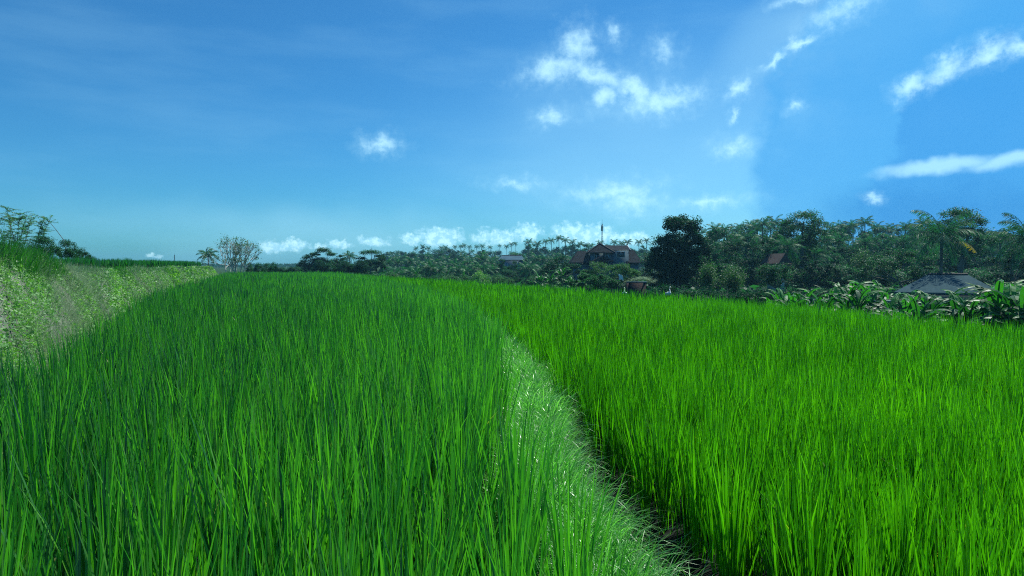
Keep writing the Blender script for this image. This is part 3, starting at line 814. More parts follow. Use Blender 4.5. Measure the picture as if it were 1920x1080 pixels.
# --- pale bare tree, many stems
def bare_tree():
    bx, by = at(444, 508, 72)[0], 72
    root = empty('bare_tree', (bx, by, float(ground_z(bx, by)))); tag(root, 'sparse many-stemmed tree with pale branches and thin tufts of leaf left of centre', 'tree')
    q = Q4(); tips = []
    def grow(p, d, ln, r, depth):
        k = 3; pts = [p]; dd = d.copy()
        for i in range(k):
            dd = dd + rng.normal(0, .16, 3); dd[2] += .04; dd /= np.linalg.norm(dd)
            pts.append(pts[-1] + dd * ln / k)
        q.tube(pts, np.linspace(r, r * .62, k + 1), 4)
        if depth == 0: tips.append(pts[-1]); return
        if depth <= 2: tips.append(pts[-2])
        for i in range(3 if depth > 1 else 2):
            nd = dd + rng.normal(0, .30, 3); nd[2] = abs(nd[2]) + .1; nd /= np.linalg.norm(nd)
            grow(pts[-1], nd, ln * rng.uniform(.6, .82), r * .6, depth - 1)
    for sx, lean in [(-.75, -.26), (-.4, -.14), (-.05, -.05), (.25, .08), (.55, .16), (.1, .28), (-.6, -.34), (-.15, -.1), (.05, .02), (-.3, .05)]:
        d = np.array([lean, rng.normal(0, .2), 1.0]); d /= np.linalg.norm(d)
        grow(np.array([sx, rng.normal(0, .25), -.2]), d, 1.85, .085, 3)
    q.build('trunk', M['bark_pale'], root, smooth=True)
    tips = np.array(tips)
    idx = rng.choice(len(tips), int(len(tips) * .55), replace=False)
    pt = np.repeat(tips[idx], 12, axis=0) + rng.normal(0, .12, (len(idx) * 12, 3))
    pt2 = tips[(tips[:, 2] < 2.9)]
    if len(pt2): pt = np.vstack([pt, np.repeat(pt2, 14, axis=0) + rng.normal(0, .16, (len(pt2) * 14, 3))])
    V, Q, vv = leaf_quads(pt, rng.uniform(.08, .2, len(pt)), .5, .4, rng.random(len(pt)))
    mesh_np('crown', V, Q, M['bamboo'], root, vv, smooth=False)
bare_tree()

# --- feathery tree and shrubs on the raised terrace, far left
def feathery(px, base_row, Y_, hgt, half, label, stems=7):
    x, _, _ = at(px, base_row, Y_)
    root = empty('feathery_tree', (x, Y_, TERR - .1)); tag(root, label, 'tree')
    q = Q4(); cpts = []; dirs = []
    for s_ in range(stems):
        tx = (s_ / (stems - 1) - .5) * 2
        p0 = np.array([tx * .5, rng.normal(0, .3), -.2]); top = np.array([tx * half * rng.uniform(.75, 1.0), rng.normal(0, .7), hgt * rng.uniform(.85, 1.0) * (1 - .12 * abs(tx))])
        mid = (p0 + top) / 2 + np.array([-tx * .25, 0, .15])
        t_ = np.linspace(0, 1, 9)[:, None]
        c = (1 - t_) ** 2 * p0 + 2 * t_ * (1 - t_) * mid + t_ ** 2 * top
        q.tube(c, np.linspace(.032, .010, 9), 4)
        for k in range(24):
            f_ = rng.uniform(.35, 1.0) ** .8; b_ = np.array([np.interp(f_, t_[:, 0], c[:, j]) for j in range(3)])
            a_ = rng.uniform(0, 6.28); ln = rng.uniform(.25, .8) * (1.35 - f_ * .35)
            e = b_ + np.array([math.cos(a_) * ln, math.sin(a_) * ln, rng.uniform(-.1, .6) * ln])
            m_ = (b_ + e) / 2 + np.array([0, 0, .06])
            q.tube([b_, m_, e], [.014, .009, .004], 3)
            tt = rng.random(60)[:, None]
            pp = (1 - tt) ** 2 * b_ + 2 * tt * (1 - tt) * m_ + tt ** 2 * e
            cpts.append(pp + rng.normal(0, .05, pp.shape) * np.array([1, 1, .4]))
    q.build('trunk', M['bark'], root, smooth=True)
    pt = np.vstack(cpts)
    V, Q, vv = leaf_quads(pt, rng.uniform(.05, .11, len(pt)), .3, .6, rng.random(len(pt)))
    mesh_np('crown', V, Q, M['feather'], root, vv, smooth=False)
M['feather'] = leaf_mat('feathery_leaf', (0.04, 0.14, 0.08), (0.14, 0.32, 0.18), (0.2, 0.35, 0.1), 0.35, 0.5, 0.4)
feathery(36, 470, 38, 3.7, 2.2, 'airy feathery tree with thin stems above the raised terrace at far left', 9)
for j, (px, top, w, Y_) in enumerate([(42, 446, 60, 37), (84, 439, 62, 36), (126, 446, 44, 37), (155, 457, 40, 38)]):
    put_tree('bush', 'tree_mid', px, top, w, Y_, ['dark shrub under the left side of the feathery tree', 'tallest dark shrub under the right side of the feathery tree', 'dark rounded shrub just right of the feathery tree',
             'lowest dark shrub at the right end of the row on the terrace'][j], 'dark shrubs on the raised terrace', base=TERR - .1)
x0, y0, z0 = at(91, 414, 36); x1, _, z1 = at(121, 452, 36)
q = Q4(); q.tube([(0, 0, 0), ((x0 - x1) * .5, 0, (z0 - z1) * .5 + .03), (x0 - x1, 0, z0 - z1)], [.018, .015, .01], 5)
o = q.build('leaning_pole', M['bark'], smooth=True); o.location = (x1, 36, z1)
tag(o, 'thin dark pole leaning out of the dark shrubs on the terrace', 'pole')

# --- masts
def lattice_mast(px, top, bottom, Y_, w0, label, ant=True, name='lattice_mast'):
    x, _, zt = at(px, top, Y_); zb = -2.2
    root = empty(name, (x, Y_, zb)); tag(root, label, 'mast')
    hgt = zt - zb; q = Q4(); b_ = Q4()
    for k in range(3):
        a_ = k * 2.094
        q.tube([(math.cos(a_) * w0, math.sin(a_) * w0, 0), (math.cos(a_) * w0 * .45, math.sin(a_) * w0 * .45, hgt * .92)], [.07, .05], 4)
    n_ = int(hgt / (w0 * 2.2))
    for i in range(n_):
        z = hgt * .92 * i / n_; z2 = hgt * .92 * (i + 1) / n_; r1_ = w0 * (1 - .55 * i / n_); r2_ = w0 * (1 - .55 * (i + 1) / n_)
        for k in range(3):
            a_, c_ = k * 2.094, (k + 1) * 2.094
            b_.tube([(math.cos(a_) * r1_, math.sin(a_) * r1_, z), (math.cos(c_) * r2_, math.sin(c_) * r2_, z2)], [.035, .035], 3)
    q.build('leg_frame', M['metal'], root); b_.build('bracing', M['metal'], root)
    r_ = Q4(); r_.tube([(0, 0, hgt * .9), (0, 0, hgt)], [.05, .03], 4); r_.build('spire', M['metal'], root)
    if ant:
        for dz in (.86, .82):
            for k in range(3):
                a_ = k * 2.094 + .4
                d_ = Q4(); d_.box((math.cos(a_) * w0 * .8, math.sin(a_) * w0 * .8, hgt * dz), (.22, .22, 1.3), a_); d_.build('antenna_panel', M['trim'], root)
    return root
lattice_mast(1129, 411, 456, 255, .42, 'tall dark radio mast rising behind the brown-roofed house')
lattice_mast(697, 462, 480, 420, .38, 'taller of the two thin masts above the flat spreading tree', False)
lattice_mast(715, 469, 485, 420, .38, 'shorter of the two thin masts, right above the narrow dark tree', False)
lattice_mast(327, 475, 487, 300, .25, 'tiny thin mast peeping over the terrace rice at left', False)

# ------------------------------------------------------------------ buildings
def hip(q, x0, x1, y0, y1, z0, z1, ix, iy, th=.14, axis='x', v=.5):
    """roof slab with eaves at z0 and ridge at z1; ix / iy inset the ridge ends (0 gives gables)"""
    if axis == 'x':
        ym = (y0 + y1) / 2; A = (x0 + ix, ym, z1); B = (x1 - ix, ym, z1)
        top = [(x0, y0, z0), (x1, y0, z0), (x1, y1, z0), (x0, y1, z0), A, B]
        fq = [(0, 1, 5, 4), (2, 3, 4, 5), (1, 2, 5, 5), (3, 0, 4, 4)]
    else:
        xm = (x0 + x1) / 2; A = (xm, y0 + iy, z1); B = (xm, y1 - iy, z1)
        top = [(x0, y0, z0), (x1, y0, z0), (x1, y1, z0), (x0, y1, z0), A, B]
        fq = [(1, 2, 5, 4), (3, 0, 4, 5), (0, 1, 4, 4), (2, 3, 5, 5)]
    tris = []
    V = []; Q = []
    for f in fq:
        p = [np.array(top[i]) for i in f]
        if f[2] == f[3] or f[0] == f[3]:
            a, b_, c = p[0], p[1], p[2]; m_ = (b_ + c) / 2
            p = [a, b_, m_, c]
        k = len(V); V += p; Q.append((k, k + 1, k + 2, k + 3))
    q.add(V, Q, v)
    # fascia and soffit just under the eaves
    q.box(((x0 + x1) / 2, (y0 + y1) / 2, z0 - th / 2 - .004), (x1 - x0, y1 - y0, th), 0, v)

def window(root, x, y, z, w, h):
    f = Q4(); t_ = .07
    f.box((x - w / 2, y, z), (t_, .1, h + t_)); f.box((x + w / 2, y, z), (t_, .1, h + t_))
    f.box((x, y, z + h / 2), (w - t_ - .004, .1, t_)); f.box((x, y, z - h / 2), (w - t_ - .004, .1, t_)); f.box((x, y, z), (.05, .09, h - t_ - .004))
    fo = f.build('window', M['trim'], root)
    g_ = Q4().box((x, y + .03, z), (w - .08, .02, h - .08)); g_.build('pane', M['glass'], fo)

def brown_house():
    Y0 = 108.0; k = Y0 / F
    ox, _, _ = at(1140, 500, Y0); gz = -2.2
    root = empty('brown_roofed_house', (ox, Y0, gz)); tag(root, 'large house with brown tiled hip roofs among the trees below the radio mast', 'house')
    X_ = lambda px: (px - 1140) * k
    Z_ = lambda row: at(1140, row, Y0)[2] - gz
    w = Q4(); w.box((X_(1128), 3.2, Z_(485) / 2 + .5), (X_(1147) - X_(1109), 4.4, Z_(473) - .0), 0); 
    w.build('wall', M['wall_grey'], root)
    w = Q4(); w.box((X_(1164), 3.5, Z_(468) / 2), (X_(1184) - X_(1150), 4.6, Z_(468)), 0); w.build('wall', M['wall_grey'], root)
    w = Q4(); w.box((X_(1094), 3.5, Z_(491) / 2), (X_(1108) - X_(1080), 4.2, Z_(491)), 0); w.build('wall', M['wall_grey'], root)
    w = Q4(); w.box((X_(1193), 3.5, Z_(492) / 2), (X_(1200) - X_(1186), 4.2, Z_(492)), 0); w.build('wall', M['wall_grey'], root)
    r_ = Q4(); hip(r_, X_(1103), X_(1153), .3, 6.6, Z_(473), Z_(456), 1.6, 2.0, axis='y'); a = r_.build('roof', M['tile'], root)
    c_ = Q4(); c_.tube([(X_(1128), 2.3, Z_(456)), (X_(1128), 2.3, Z_(452))], [.14, .03], 5); c_.build('finial', M['trim'], a)
    c_ = Q4()
    c_.tube([(X_(1103), .3, Z_(473) + .05), (X_(1128), 2.3, Z_(456) + .05), (X_(1153), .3, Z_(473) + .05)], [.10, .10, .10], 4)
    c_.build('ridge_cap', M['tile_cap'], a)
    r_ = Q4(); hip(r_, X_(1140), X_(1184), 1.2, 7.4, Z_(468), Z_(458.5), 0.0, 0, axis='x'); a = r_.build('roof', M['tile'], root)
    g_ = Q4(); g_.tube([(X_(1184) + .05, 1.2, Z_(468)), (X_(1184) + .05, 4.3, Z_(458.5)), (X_(1184) + .05, 7.4, Z_(468))], [.07, .07, .07], 4); g_.build('gable_trim', M['trim'], a)
    r_ = Q4(); hip(r_, X_(1072), X_(1118), .6, 7.0, Z_(492), Z_(470), 1.3, 0, axis='x'); a = r_.build('roof', M['tile'], root)
    r_ = Q4(); hip(r_, X_(1176), X_(1207), .8, 7.2, Z_(492), Z_(468), 0.9, 0, axis='x'); r_.build('roof', M['tile'], root)
    r_ = Q4(); hip(r_, X_(1109), X_(1148), -1.6, .95, Z_(489), Z_(479), 0, .0, axis='y'); r_.build('porch_roof', M['tile'], root)
    window(root, X_(1120), .95, Z_(479), .8, .8); window(root, X_(1137), .95, Z_(479), .8, .8); window(root, X_(1166), 1.15, Z_(477), 1.3, .9)
M['tile_cap'] = plain_mat('ridge_tile', (0.045, 0.04, 0.04), (0.09, 0.075, 0.07), 3.0, 0.8, 0.3)
brown_house()

def small_house(name, px0, px1, eave, ridge, Y0, dep, roof, wall, label, inset=.8, axis='x', win=True, gable=False, turn=0.0):
    cx = (px0 + px1) / 2; x, _, ze = at(cx, eave, Y0); _, _, zr = at(cx, ridge, Y0); gz = float(ground_z(x, Y0))
    hw = (px1 - px0) / F * Y0 / 2
    root = empty(name, (x, Y0, gz), -math.atan2(x, Y0) + turn); tag(root, label, 'house')
    w = Q4(); w.box((0, dep / 2, (ze - gz - .2) / 2), (hw * 2 - .9, dep - .9, ze - gz - .2)); wo_ = w.build('wall', M[wall], root)
    r_ = Q4(); hip(r_, -hw, hw, 0, dep, ze - gz, zr - gz, inset, inset, axis=axis); ro = r_.build('roof', M[roof], root)
    if gable:
        g_ = Q4(); V = [(-hw + .45, .449, ze - gz), (hw - .45, .449, ze - gz), ((hw - .45) * .5, .449, (ze + zr) / 2 - gz - .1), (0, .449, zr - gz - .12)]
        V2 = [(-hw + .45, .449, ze - gz), (0, .449, ze - gz), (0, .449, zr - gz - .12), (-(hw - .45) * .5, .449, (ze + zr) / 2 - gz - .1)]
        g_.add([(0, .449, ze - gz), V[1], V[2], V[3]], [(0, 1, 2, 3)]); g_.add(V2, [(0, 1, 2, 3)])
        g_.build('gable', M['wall_pale'], root)
    else:
        c_ = Q4(); c_.tube([(-hw + inset, dep / 2, zr - gz + .04), (hw - inset, dep / 2, zr - gz + .04)], [.09, .09], 4); c_.build('ridge_cap', M['tile_cap'], ro)
    if win:
        window(root, -hw * .45, .45, (ze - gz) - 1.2, .9, .9); window(root, hw * .4, .45, (ze - gz) - 1.2, .9, .9)
    return root
M['wall_blue'] = plain_mat('blue_grey_wall', (0.05, 0.10, 0.16), (0.09, 0.15, 0.22), 2.0, 0.8, 0.2)
small_house('blue_grey_house', 934, 985, 487, 479, 150, 6, 'roof_blue', 'wall_blue', 'blue-grey house with a low roof half hidden in the far grove')
small_house('gabled_house', 1458, 1486, 494, 475, 70, 3.2, 'tile_red', 'wall_pale', 'small house with a reddish roof and pale gable between the trees', .0, 'y', False, True, .6)
small_house('long_grey_roof_shed', 1690, 1862, 549, 516, 50, 7.5, 'roof_grey', 'wall_grey', 'low building with a wide grey sheet roof behind the banana plants', 2.1, 'x', False)

def wall_run(name, px0, px1, top, Y0, mat, label, th=.2):
    a = at(px0, top, Y0); b_ = at(px1, top, Y0); gz = float(ground_z(a[0], Y0)) - .2
    root = empty(name, ((a[0] + b_[0]) / 2, Y0, gz), -math.atan2(a[0], Y0) * .8); tag(root, label, 'wall')
    w = Q4(); w.box((0, 0, (a[2] - gz) / 2), (b_[0] - a[0], th, a[2] - gz)); w.build('wall_panel', M[mat], root)
    c_ = Q4(); c_.box((0, 0, a[2] - gz + .043), (b_[0] - a[0] + .08, th + .1, .08)); c_.build('coping', M['wall_grey'], root)
    for k in range(int((b_[0] - a[0]) / 2.5) + 1):
        p_ = Q4(); p_.box((-(b_[0] - a[0]) / 2 + k * 2.5, -th / 2 - .053, (a[2] - gz) / 2), (.22, .1, a[2] - gz - .01)); p_.build('pier', M[mat], root)
wall_run('brick_wall', 1176, 1211, 530, 46, 'brick', 'short dull red brick wall below the dead thatch beside the big dark tree')
M['wall_pale2'] = plain_mat('weathered_pale_wall', (0.20, 0.30, 0.36), (0.34, 0.44, 0.50), 2.0, 0.85, 0.3)
wall_run('low_wall', 1520, 1660, 566, 27.5, 'wall_pale2', 'low pale blue-grey wall seen between the banana stems')

# dead thatch heaped on a pole frame behind the brick wall
def thatch():
    x, _, z = at(1198, 533, 48); gz = -2.2
    root = empty('thatched_shelter', (x, 48, gz)); tag(root, 'low shelter heaped with dry pale thatch above the red brick wall', 'shelter')
    n_ = 900; q = Q4()
    bx = rng.uniform(-1.0, 1.0, n_); by = rng.uniform(-.6, .6, n_)
    V, Q, vv = blades(np.c_[bx, by, np.full(n_, z - gz) + .35 * (1 - (bx / 1.0) ** 2) + .15 * bx + rng.uniform(-.1, .08, n_)], rng.choice([0, np.pi], n_) + rng.normal(0, .5, n_), rng.normal(1.35, .25, n_), rng.uniform(0, .5, n_), rng.uniform(.25, .6, n_), rng.uniform(.02, .05, n_), np.pi / 2 + rng.normal(0, .5, n_), 3, rng.random(n_))
    mesh_np('thatch', V, Q, M['dry'], root, vv)
    for sx in (-.8, .8):
        for sy in (-.45, .45):
            p_ = Q4(); p_.tube([(sx, sy, -.1), (sx, sy, z - gz + .05)], [.05, .04], 6); p_.build('post', M['bark'], root)
thatch()

# ------------------------------------------------------------------ trees of the middle and right
def B(px, row, rw, rh, Y_, px0, dy=0.0, depth=None):
    """an ellipsoid of a crown: centre and radii in photo pixels at distance Y_, relative to the root at px0"""
    x, _, z = at(px, row, Y_); x0_, _, _ = at(px0, row, Y_)
    r = rw / F * Y_
    return (x - x0_, dy, z + 2.2, r, depth or r * .9, rh / F * Y_)

def hero(name, px0, Y_, bl, n_, leaf, mat, label, **kw):
    x, _, _ = at(px0, 500, Y_)
    broad_tree(name, (x, Y_, -2.2), [B(*b[:4], Y_, px0, *(b[4:] or ())) for b in bl], n_, leaf, mat, label, **kw)

hero('broad_dark_tree', 1272, 72, [(1274, 438, 44, 26), (1262, 470, 48, 36), (1300, 465, 36, 34), (1248, 500, 42, 40), (1290, 505, 48, 42), (1225, 478, 20, 18, -1.5), (1322, 490, 22, 34), (1226, 515, 22, 30), (1250, 525, 40, 34), (1300, 528, 44, 30), (1275, 420, 38, 16)],
     60000, .20, 'tree_dark', 'massive dark domed tree, tallest crown right of the brown-roofed house', trunk_r=.4, clumps=40, cr=.36, tone=.5)
hero('round_bush', 1168, 62, [(1160, 512, 30, 24), (1185, 520, 20, 18), (1165, 535, 32, 20), (1150, 545, 30, 16), (1190, 540, 22, 16)], 16000, .11, 'tree_olive', 'smooth rounded olive bush in front of the right half of the brown-roofed house', trunk_r=.12, cat='shrub', clumps=30, cr=.3, tone=.6)
hero('round_bush', 1126, 66, [(1122, 507, 27, 18), (1105, 518, 20, 16), (1120, 530, 30, 20), (1100, 540, 26, 16)], 13000, .11, 'tree_olive', 'flatter olive bush in front of the left half of the brown-roofed house', trunk_r=.12, cat='shrub', clumps=30, cr=.3, tone=.55)
hero('leafy_bush', 1110, 50, [(1098, 524, 20, 15), (1125, 528, 22, 15), (1108, 545, 28, 16), (1080, 535, 18, 14)], 10000, .10, 'tree_mid', 'leafy mid-green bush at the field edge in front of the flatter olive bush', trunk_r=.1, cat='shrub', tone=.8)
hero('leafy_bush', 1150, 52, [(1150, 534, 16, 10), (1135, 536, 14, 8)], 3000, .09, 'tree_mid', 'low leafy bush at the field edge below the rounded olive bush', trunk_r=.08, cat='shrub', tone=.6)
hero('dark_tree', 1050, 84, [(1050, 500, 30, 22), (1075, 508, 22, 18), (1030, 512, 22, 16)], 7000, .16, 'tree_dark', 'very dark tree left of the brown-roofed house', trunk_r=.2, tone=.4)

# mid distance behind the big dark tree, all the way to the right edge
for (Y0, xa, xb, row, wp, step, mt, nm) in [(150, 1300, 1990, 428, 78, 30, 'tree_dark', 'back'), (118, 1320, 1990, 441, 82, 34, 'tree_mid', 'middle'), (92, 1330, 1990, 468, 80, 34, 'tree_dark', 'front')]:
    k = int((xb - xa) / step); cnt_ = -1
    for j in range(k):
        px = xa + (xb - xa) * (j + random.uniform(.2, .8)) / k
        if nm == 'front' and 1436 < px < 1500: continue
        cnt_ += 1
        extra = 22 * max(0, (px - 1850) / 70) if px < 1925 else 16
        put_tree(random.choice(['round', 'tall', 'round', 'layered']), random.choice([mt, mt, 'tree_mid', 'tree_olive' if nm == 'middle' else mt]), px, row + random.uniform(-6, 8) + extra, wp * random.uniform(.85, 1.2), Y0 * random.uniform(.96, 1.04),
                 f'{nth(cnt_)} leafy tree from the left in the {nm} row of the right-hand wood', f'trees in the {nm} row of the right-hand wood', name='broadleaf_tree')
rp = [(1340, 425), (1358, 427), (1377, 429), (1390, 424), (1408, 419), (1420, 424), (1430, 416), (1445, 422), (1452, 413), (1558, 424), (1575, 421), (1592, 421), (1600, 420), (1622, 414), (1644, 423), (1660, 428), (1671, 425), (1698, 423), (1712, 428), (1730, 414), (1870, 452), (1893, 456)]
for j, (px, row) in enumerate(rp):
    put_palm(px, row + 4, random.uniform(135, 160), random.uniform(.72, .9), 'md', f'coconut palm breaking the skyline of the right-hand wood, {nth(j)} from the left', 'palms on the skyline of the right-hand wood')
put_tree('round', 'tree_dark', 1338, 431, 60, 96, 'dark tree filling the notch just right of the domed tree')
for j_, (px_s, top_s) in enumerate([(938, 487), (962, 489), (984, 486)]):
    put_tree('round', 'tree_mid', px_s, top_s, 34, 125, ['tree hiding the left corner of the blue-grey house', 'low tree in front of the middle of the blue-grey house', 'tree hiding the right corner of the blue-grey house'][j_])
k = 26
for j in range(k):
    px = 1335 + (1930 - 1335) * (j + random.uniform(.1, .9)) / k
    put_palm(px, random.uniform(445, 478), random.uniform(84, 108), random.uniform(.65, .95), 'md', f'coconut palm inside the right-hand wood below its skyline, {nth(j)} from the left', 'palms inside the right-hand wood')
hero('spreading_tree', 1503, 88, [(1505, 408, 34, 9), (1478, 420, 26, 8), (1535, 418, 22, 9), (1500, 432, 44, 10), (1470, 444, 26, 10), (1540, 440, 26, 10), (1512, 455, 34, 10)], 12000, .20, 'tree_mid',
     'spreading tree with layered branches, highest crown near the small gabled house', trunk_r=.3, clumps=18, cr=.6, tone=.5)
hero('tall_spreading_tree', 1800, 70, [(1792, 408, 40, 14), (1826, 418, 26, 12), (1815, 440, 44, 14), (1775, 425, 30, 14), (1845, 455, 22, 12), (1805, 470, 44, 16)], 14000, .17, 'tree_mid',
     'tall spreading tree directly behind the big palm by the grey sheet roof', trunk_r=.3, clumps=18, cr=.55, tone=.5)
hero('rounded_tree', 1462, 60, [(1462, 524, 22, 22), (1448, 532, 18, 18), (1468, 510, 14, 11)], 7000, .12, 'tree_mid', 'rounded leafy tree below the small gabled house', trunk_r=.12, clumps=20, tone=.6)
hero('leafy_bush', 1458, 57, [(1446, 509, 24, 15), (1476, 506, 18, 14), (1460, 528, 34, 24), (1436, 522, 20, 26), (1452, 514, 16, 14)], 9000, .11, 'tree_mid', 'leafy bush screening the walls of the small gabled house', trunk_r=.1, cat='shrub', clumps=22, cr=.4, tone=.5)
hero('dark_shade_tree', 1510, 72, [(1516, 500, 24, 26), (1506, 530, 26, 24), (1530, 520, 26, 30), (1555, 515, 26, 28)], 9000, .16, 'tree_dark', 'very dark leafy tree just right of the small gabled house', trunk_r=.2, tone=.25)
hero('dark_shade_tree', 1410, 74, [(1415, 505, 32, 34), (1395, 520, 26, 30), (1430, 470, 28, 30), (1370, 480, 30, 34), (1345, 520, 24, 24)], 12000, .16, 'tree_dark', 'dark leafy tree between the bamboo clump and the gabled house', trunk_r=.2, tone=.35)
hero('hedge_tree', 1700, 64, [(1650, 500, 40, 24), (1700, 490, 40, 28), (1730, 515, 30, 18), (1610, 520, 34, 20)], 12000, .14, 'tree_mid', 'wide leafy thicket left of the grey sheet roof', trunk_r=.15, tone=.45, cat='thicket')
hero('hedge_tree', 1890, 56, [(1880, 500, 30, 24), (1915, 490, 30, 40), (1870, 525, 26, 16), (1950, 500, 36, 50)], 9000, .13, 'tree_dark', 'dark thicket at the right edge beyond the grey sheet roof', trunk_r=.15, tone=.35, cat='thicket')

# the big palm with a yellow dead frond
x_, _, z_ = at(1766, 442, 56)
bp = palm((x_, 56, z_), 'hi', 0, 1.0, 'big coconut palm with drooping fronds and one yellow frond above the grey sheet roof', None, .4)
yv, yq, yt = palm_mesh(1, 30, 2.6, 1.1, .07, .6)
yf = mesh_np('dead_frond', yv, yq, M['yellow_frond'], bp, yt, smooth=False)
yf.rotation_euler = (0, R(72), -.5); yf.location = (.2, -.3, -.35); tag(yf, 'yellow dead frond')
x_, _, z_ = at(1925, 446, 50)
palm((x_, 50, z_), 'hi', 1, .85, 'coconut palm with arching fronds at the right edge of the view', None, 2.0)
x_, _, z_ = at(1476, 462, 74)
palm((x_, 74, z_), 'hi', 0, .62, 'small palm with shining fronds just above the gabled house roof', None, 1.0)

# bamboo clumps
def bamboo(px0, px1, top, Y_, n_, label, mat='bamboo'):
    x, _, zt = at((px0 + px1) / 2, top, Y_); hgt = zt + 2.2; half = (px1 - px0) / 2 / F * Y_
    root = empty('bamboo_clump', (x, Y_, -2.2)); tag(root, label, 'bamboo')
    q = Q4(); P3 = []
    for i in range(n_):
        a_ = rng.uniform(0, 6.28); s_ = rng.uniform(.2, 1.0)
        p0 = np.array([math.cos(a_) * half * .25 * s_, math.sin(a_) * half * .25 * s_, -.2])
        h_ = hgt * rng.uniform(.65, 1.0)
        tip = np.array([math.cos(a_) * half * s_, math.sin(a_) * half * s_, h_ * (1 - .12 * s_)])
        mid = np.array([p0[0] * 1.3, p0[1] * 1.3, h_ * .75])
        t_ = np.linspace(0, 1, 8)[:, None]
        c = (1 - t_) ** 2 * p0 + 2 * t_ * (1 - t_) * mid + t_ ** 2 * tip
        q.tube(c, np.linspace(.035, .008, 8), 4)
        tt = rng.uniform(.12, 1, 230)[:, None]
        pp = (1 - tt) ** 2 * p0 + 2 * tt * (1 - tt) * mid + tt ** 2 * tip
        P3.append(pp + rng.normal(0, .22, pp.shape) * (.6 + .6 * tt))
    q.build('culms', M['banana_stem'], root, smooth=True)
    pt = np.vstack(P3)
    V, Q, vv = leaf_quads(pt, rng.uniform(.10, .24, len(pt)), .22, .2, np.clip(rng.normal(.5, .25, len(pt)), 0, 1), np.array([0, 0, -.9]))
    mesh_np('foliage', V, Q, M[mat], root, vv, smooth=False)
bamboo(1306, 1352, 487, 62, 34, 'feathery light green bamboo clump at the foot of the domed tree')
bamboo(1350, 1400, 497, 62, 34, 'second paler bamboo clump just right of the feathery one by the domed tree')
bamboo(1592, 1640, 462, 74, 36, 'tall pale feathery bamboo clump in the middle of the right-hand wood')
bamboo(1640, 1690, 470, 76, 30, 'broad grey-green bamboo clump left of the big palm')

# ------------------------------------------------------------------ banana plants
def banana_leaf(q, base, az, el, ln, wd, droop, vtone):
    k = 12; t_ = np.linspace(0, 1, k)
    p_ = np.zeros((k, 3)); p_[0] = base
    for i in range(1, k):
        a_ = el - droop * t_[i] ** 1.6
        p_[i] = p_[i - 1] + ln / (k - 1) * np.array([math.cos(a_) * math.cos(az), math.cos(a_) * math.sin(az), math.sin(a_)])
    S = np.array([-math.sin(az), math.cos(az), 0.0])
    T = np.gradient(p_, axis=0); T /= np.linalg.norm(T, axis=1)[:, None]
    Nn = np.cross(T, S)
    w = np.interp(t_, [0, .12, .2, .5, .85, 1], [.03, .06, .75, 1, .6, .05]) * wd * .5
    for sg in (-1, 1):
        sag = rng.uniform(.0, .35, k)
        for i in range(1, k - 1):
            tear = rng.random() < .25
            s0 = -(.18 + sag[i]) * w[i]; s1 = -(.18 + sag[i + (0 if tear else 1)]) * w[i + 1]
            e0 = p_[i] + S * sg * w[i] * .96 + np.array([0, 0, s0]); e1 = p_[i + 1] + S * sg * w[i + 1] * .96 + np.array([0, 0, s1])
            if tear: e1 = e1 * .8 + e0 * .2 + np.array([0, 0, -.05])
            V = [p_[i], p_[i + 1], e1, e0]
            q.add(V, [(0, 1, 2, 3)], vtone + rng.normal(0, .06))
    q.tube(p_, np.interp(t_, [0, 1], [.03, .006]), 4, min(1, vtone + .3))

BAN = []
def banana_proto(i):
    parts = []
    hgt = rng.uniform(1.5, 1.9)
    st = Q4()
    for s_ in range(2):
        ox = 0 if s_ == 0 else rng.uniform(.3, .5); h_ = hgt * (1 if s_ == 0 else .7)
        st.tube([(ox, ox * .5, -.1), (ox * 1.1, ox * .5, h_ * .5), (ox * 1.1, ox * .5, h_)], [.12, .09, .06], 8)
    parts.append(mesh_np('stem', np.vstack(st.V), np.vstack(st.Q), M['banana_stem'], v=np.concatenate(st.v), link=False))
    lv = Q4()
    for s_ in range(2):
        ox = 0 if s_ == 0 else .4; h_ = hgt * (1 if s_ == 0 else .7)
        nl = 13 if s_ == 0 else 9
        for k in range(nl):
            az = k * 2.4 + rng.normal(0, .3); el = 1.45 - .95 * k / nl + rng.normal(0, .1)
            banana_leaf(lv, np.array([ox, ox * .5, h_ - .04 * k]), az, el, rng.uniform(.95, 1.4) * (1 if s_ == 0 else .75), rng.uniform(.17, .26), rng.uniform(1.0, 2.2), float(np.clip(rng.normal(.33, .22) + (.45 if k < 1 else 0), 0, .95)))
    parts.append(mesh_np('leaves', np.vstack(lv.V), np.vstack(lv.Q), M['banana'], v=np.clip(np.concatenate(lv.v), 0, 1), smooth=False, link=False))
    return parts
BAN = [banana_proto(i) for i in range(6)]
def banana(px, toprow, Y_, label, group, i):
    x, _, zt = at(px, toprow, Y_); gz = float(ground_z(x, Y_))
    s_ = (zt - gz) / 2.6
    root = empty('banana_plant', (x, Y_, gz), random.uniform(0, 6.28), s_); tag(root, label, 'banana plant', group)
    for src in BAN[i]:
        o = src if id(src) not in USED else src.copy()
        USED.add(id(src)); C.objects.link(o); o.parent = root
front = [(1446, 548, 27), (1468, 536, 26), (1487, 545, 25), (1506, 533, 26), (1527, 540, 25), (1546, 528, 26), (1568, 520, 27), (1590, 522, 25), (1610, 530, 24), (1632, 520, 26), (1652, 516, 27), (1673, 535, 24),
         (1698, 540, 22), (1722, 545, 21), (1746, 538, 22), (1770, 530, 23), (1796, 536, 21), (1820, 528, 22), (1846, 522, 22), (1872, 516, 21), (1896, 524, 20), (1922, 520, 19.5), (1955, 518, 19)]
for j, (px, row, Y_) in enumerate(front):
    banana(px, row, Y_, f'banana plant in the front row beyond the right field edge, {nth(j)} from the left', 'banana plants in the front row', j % 6)
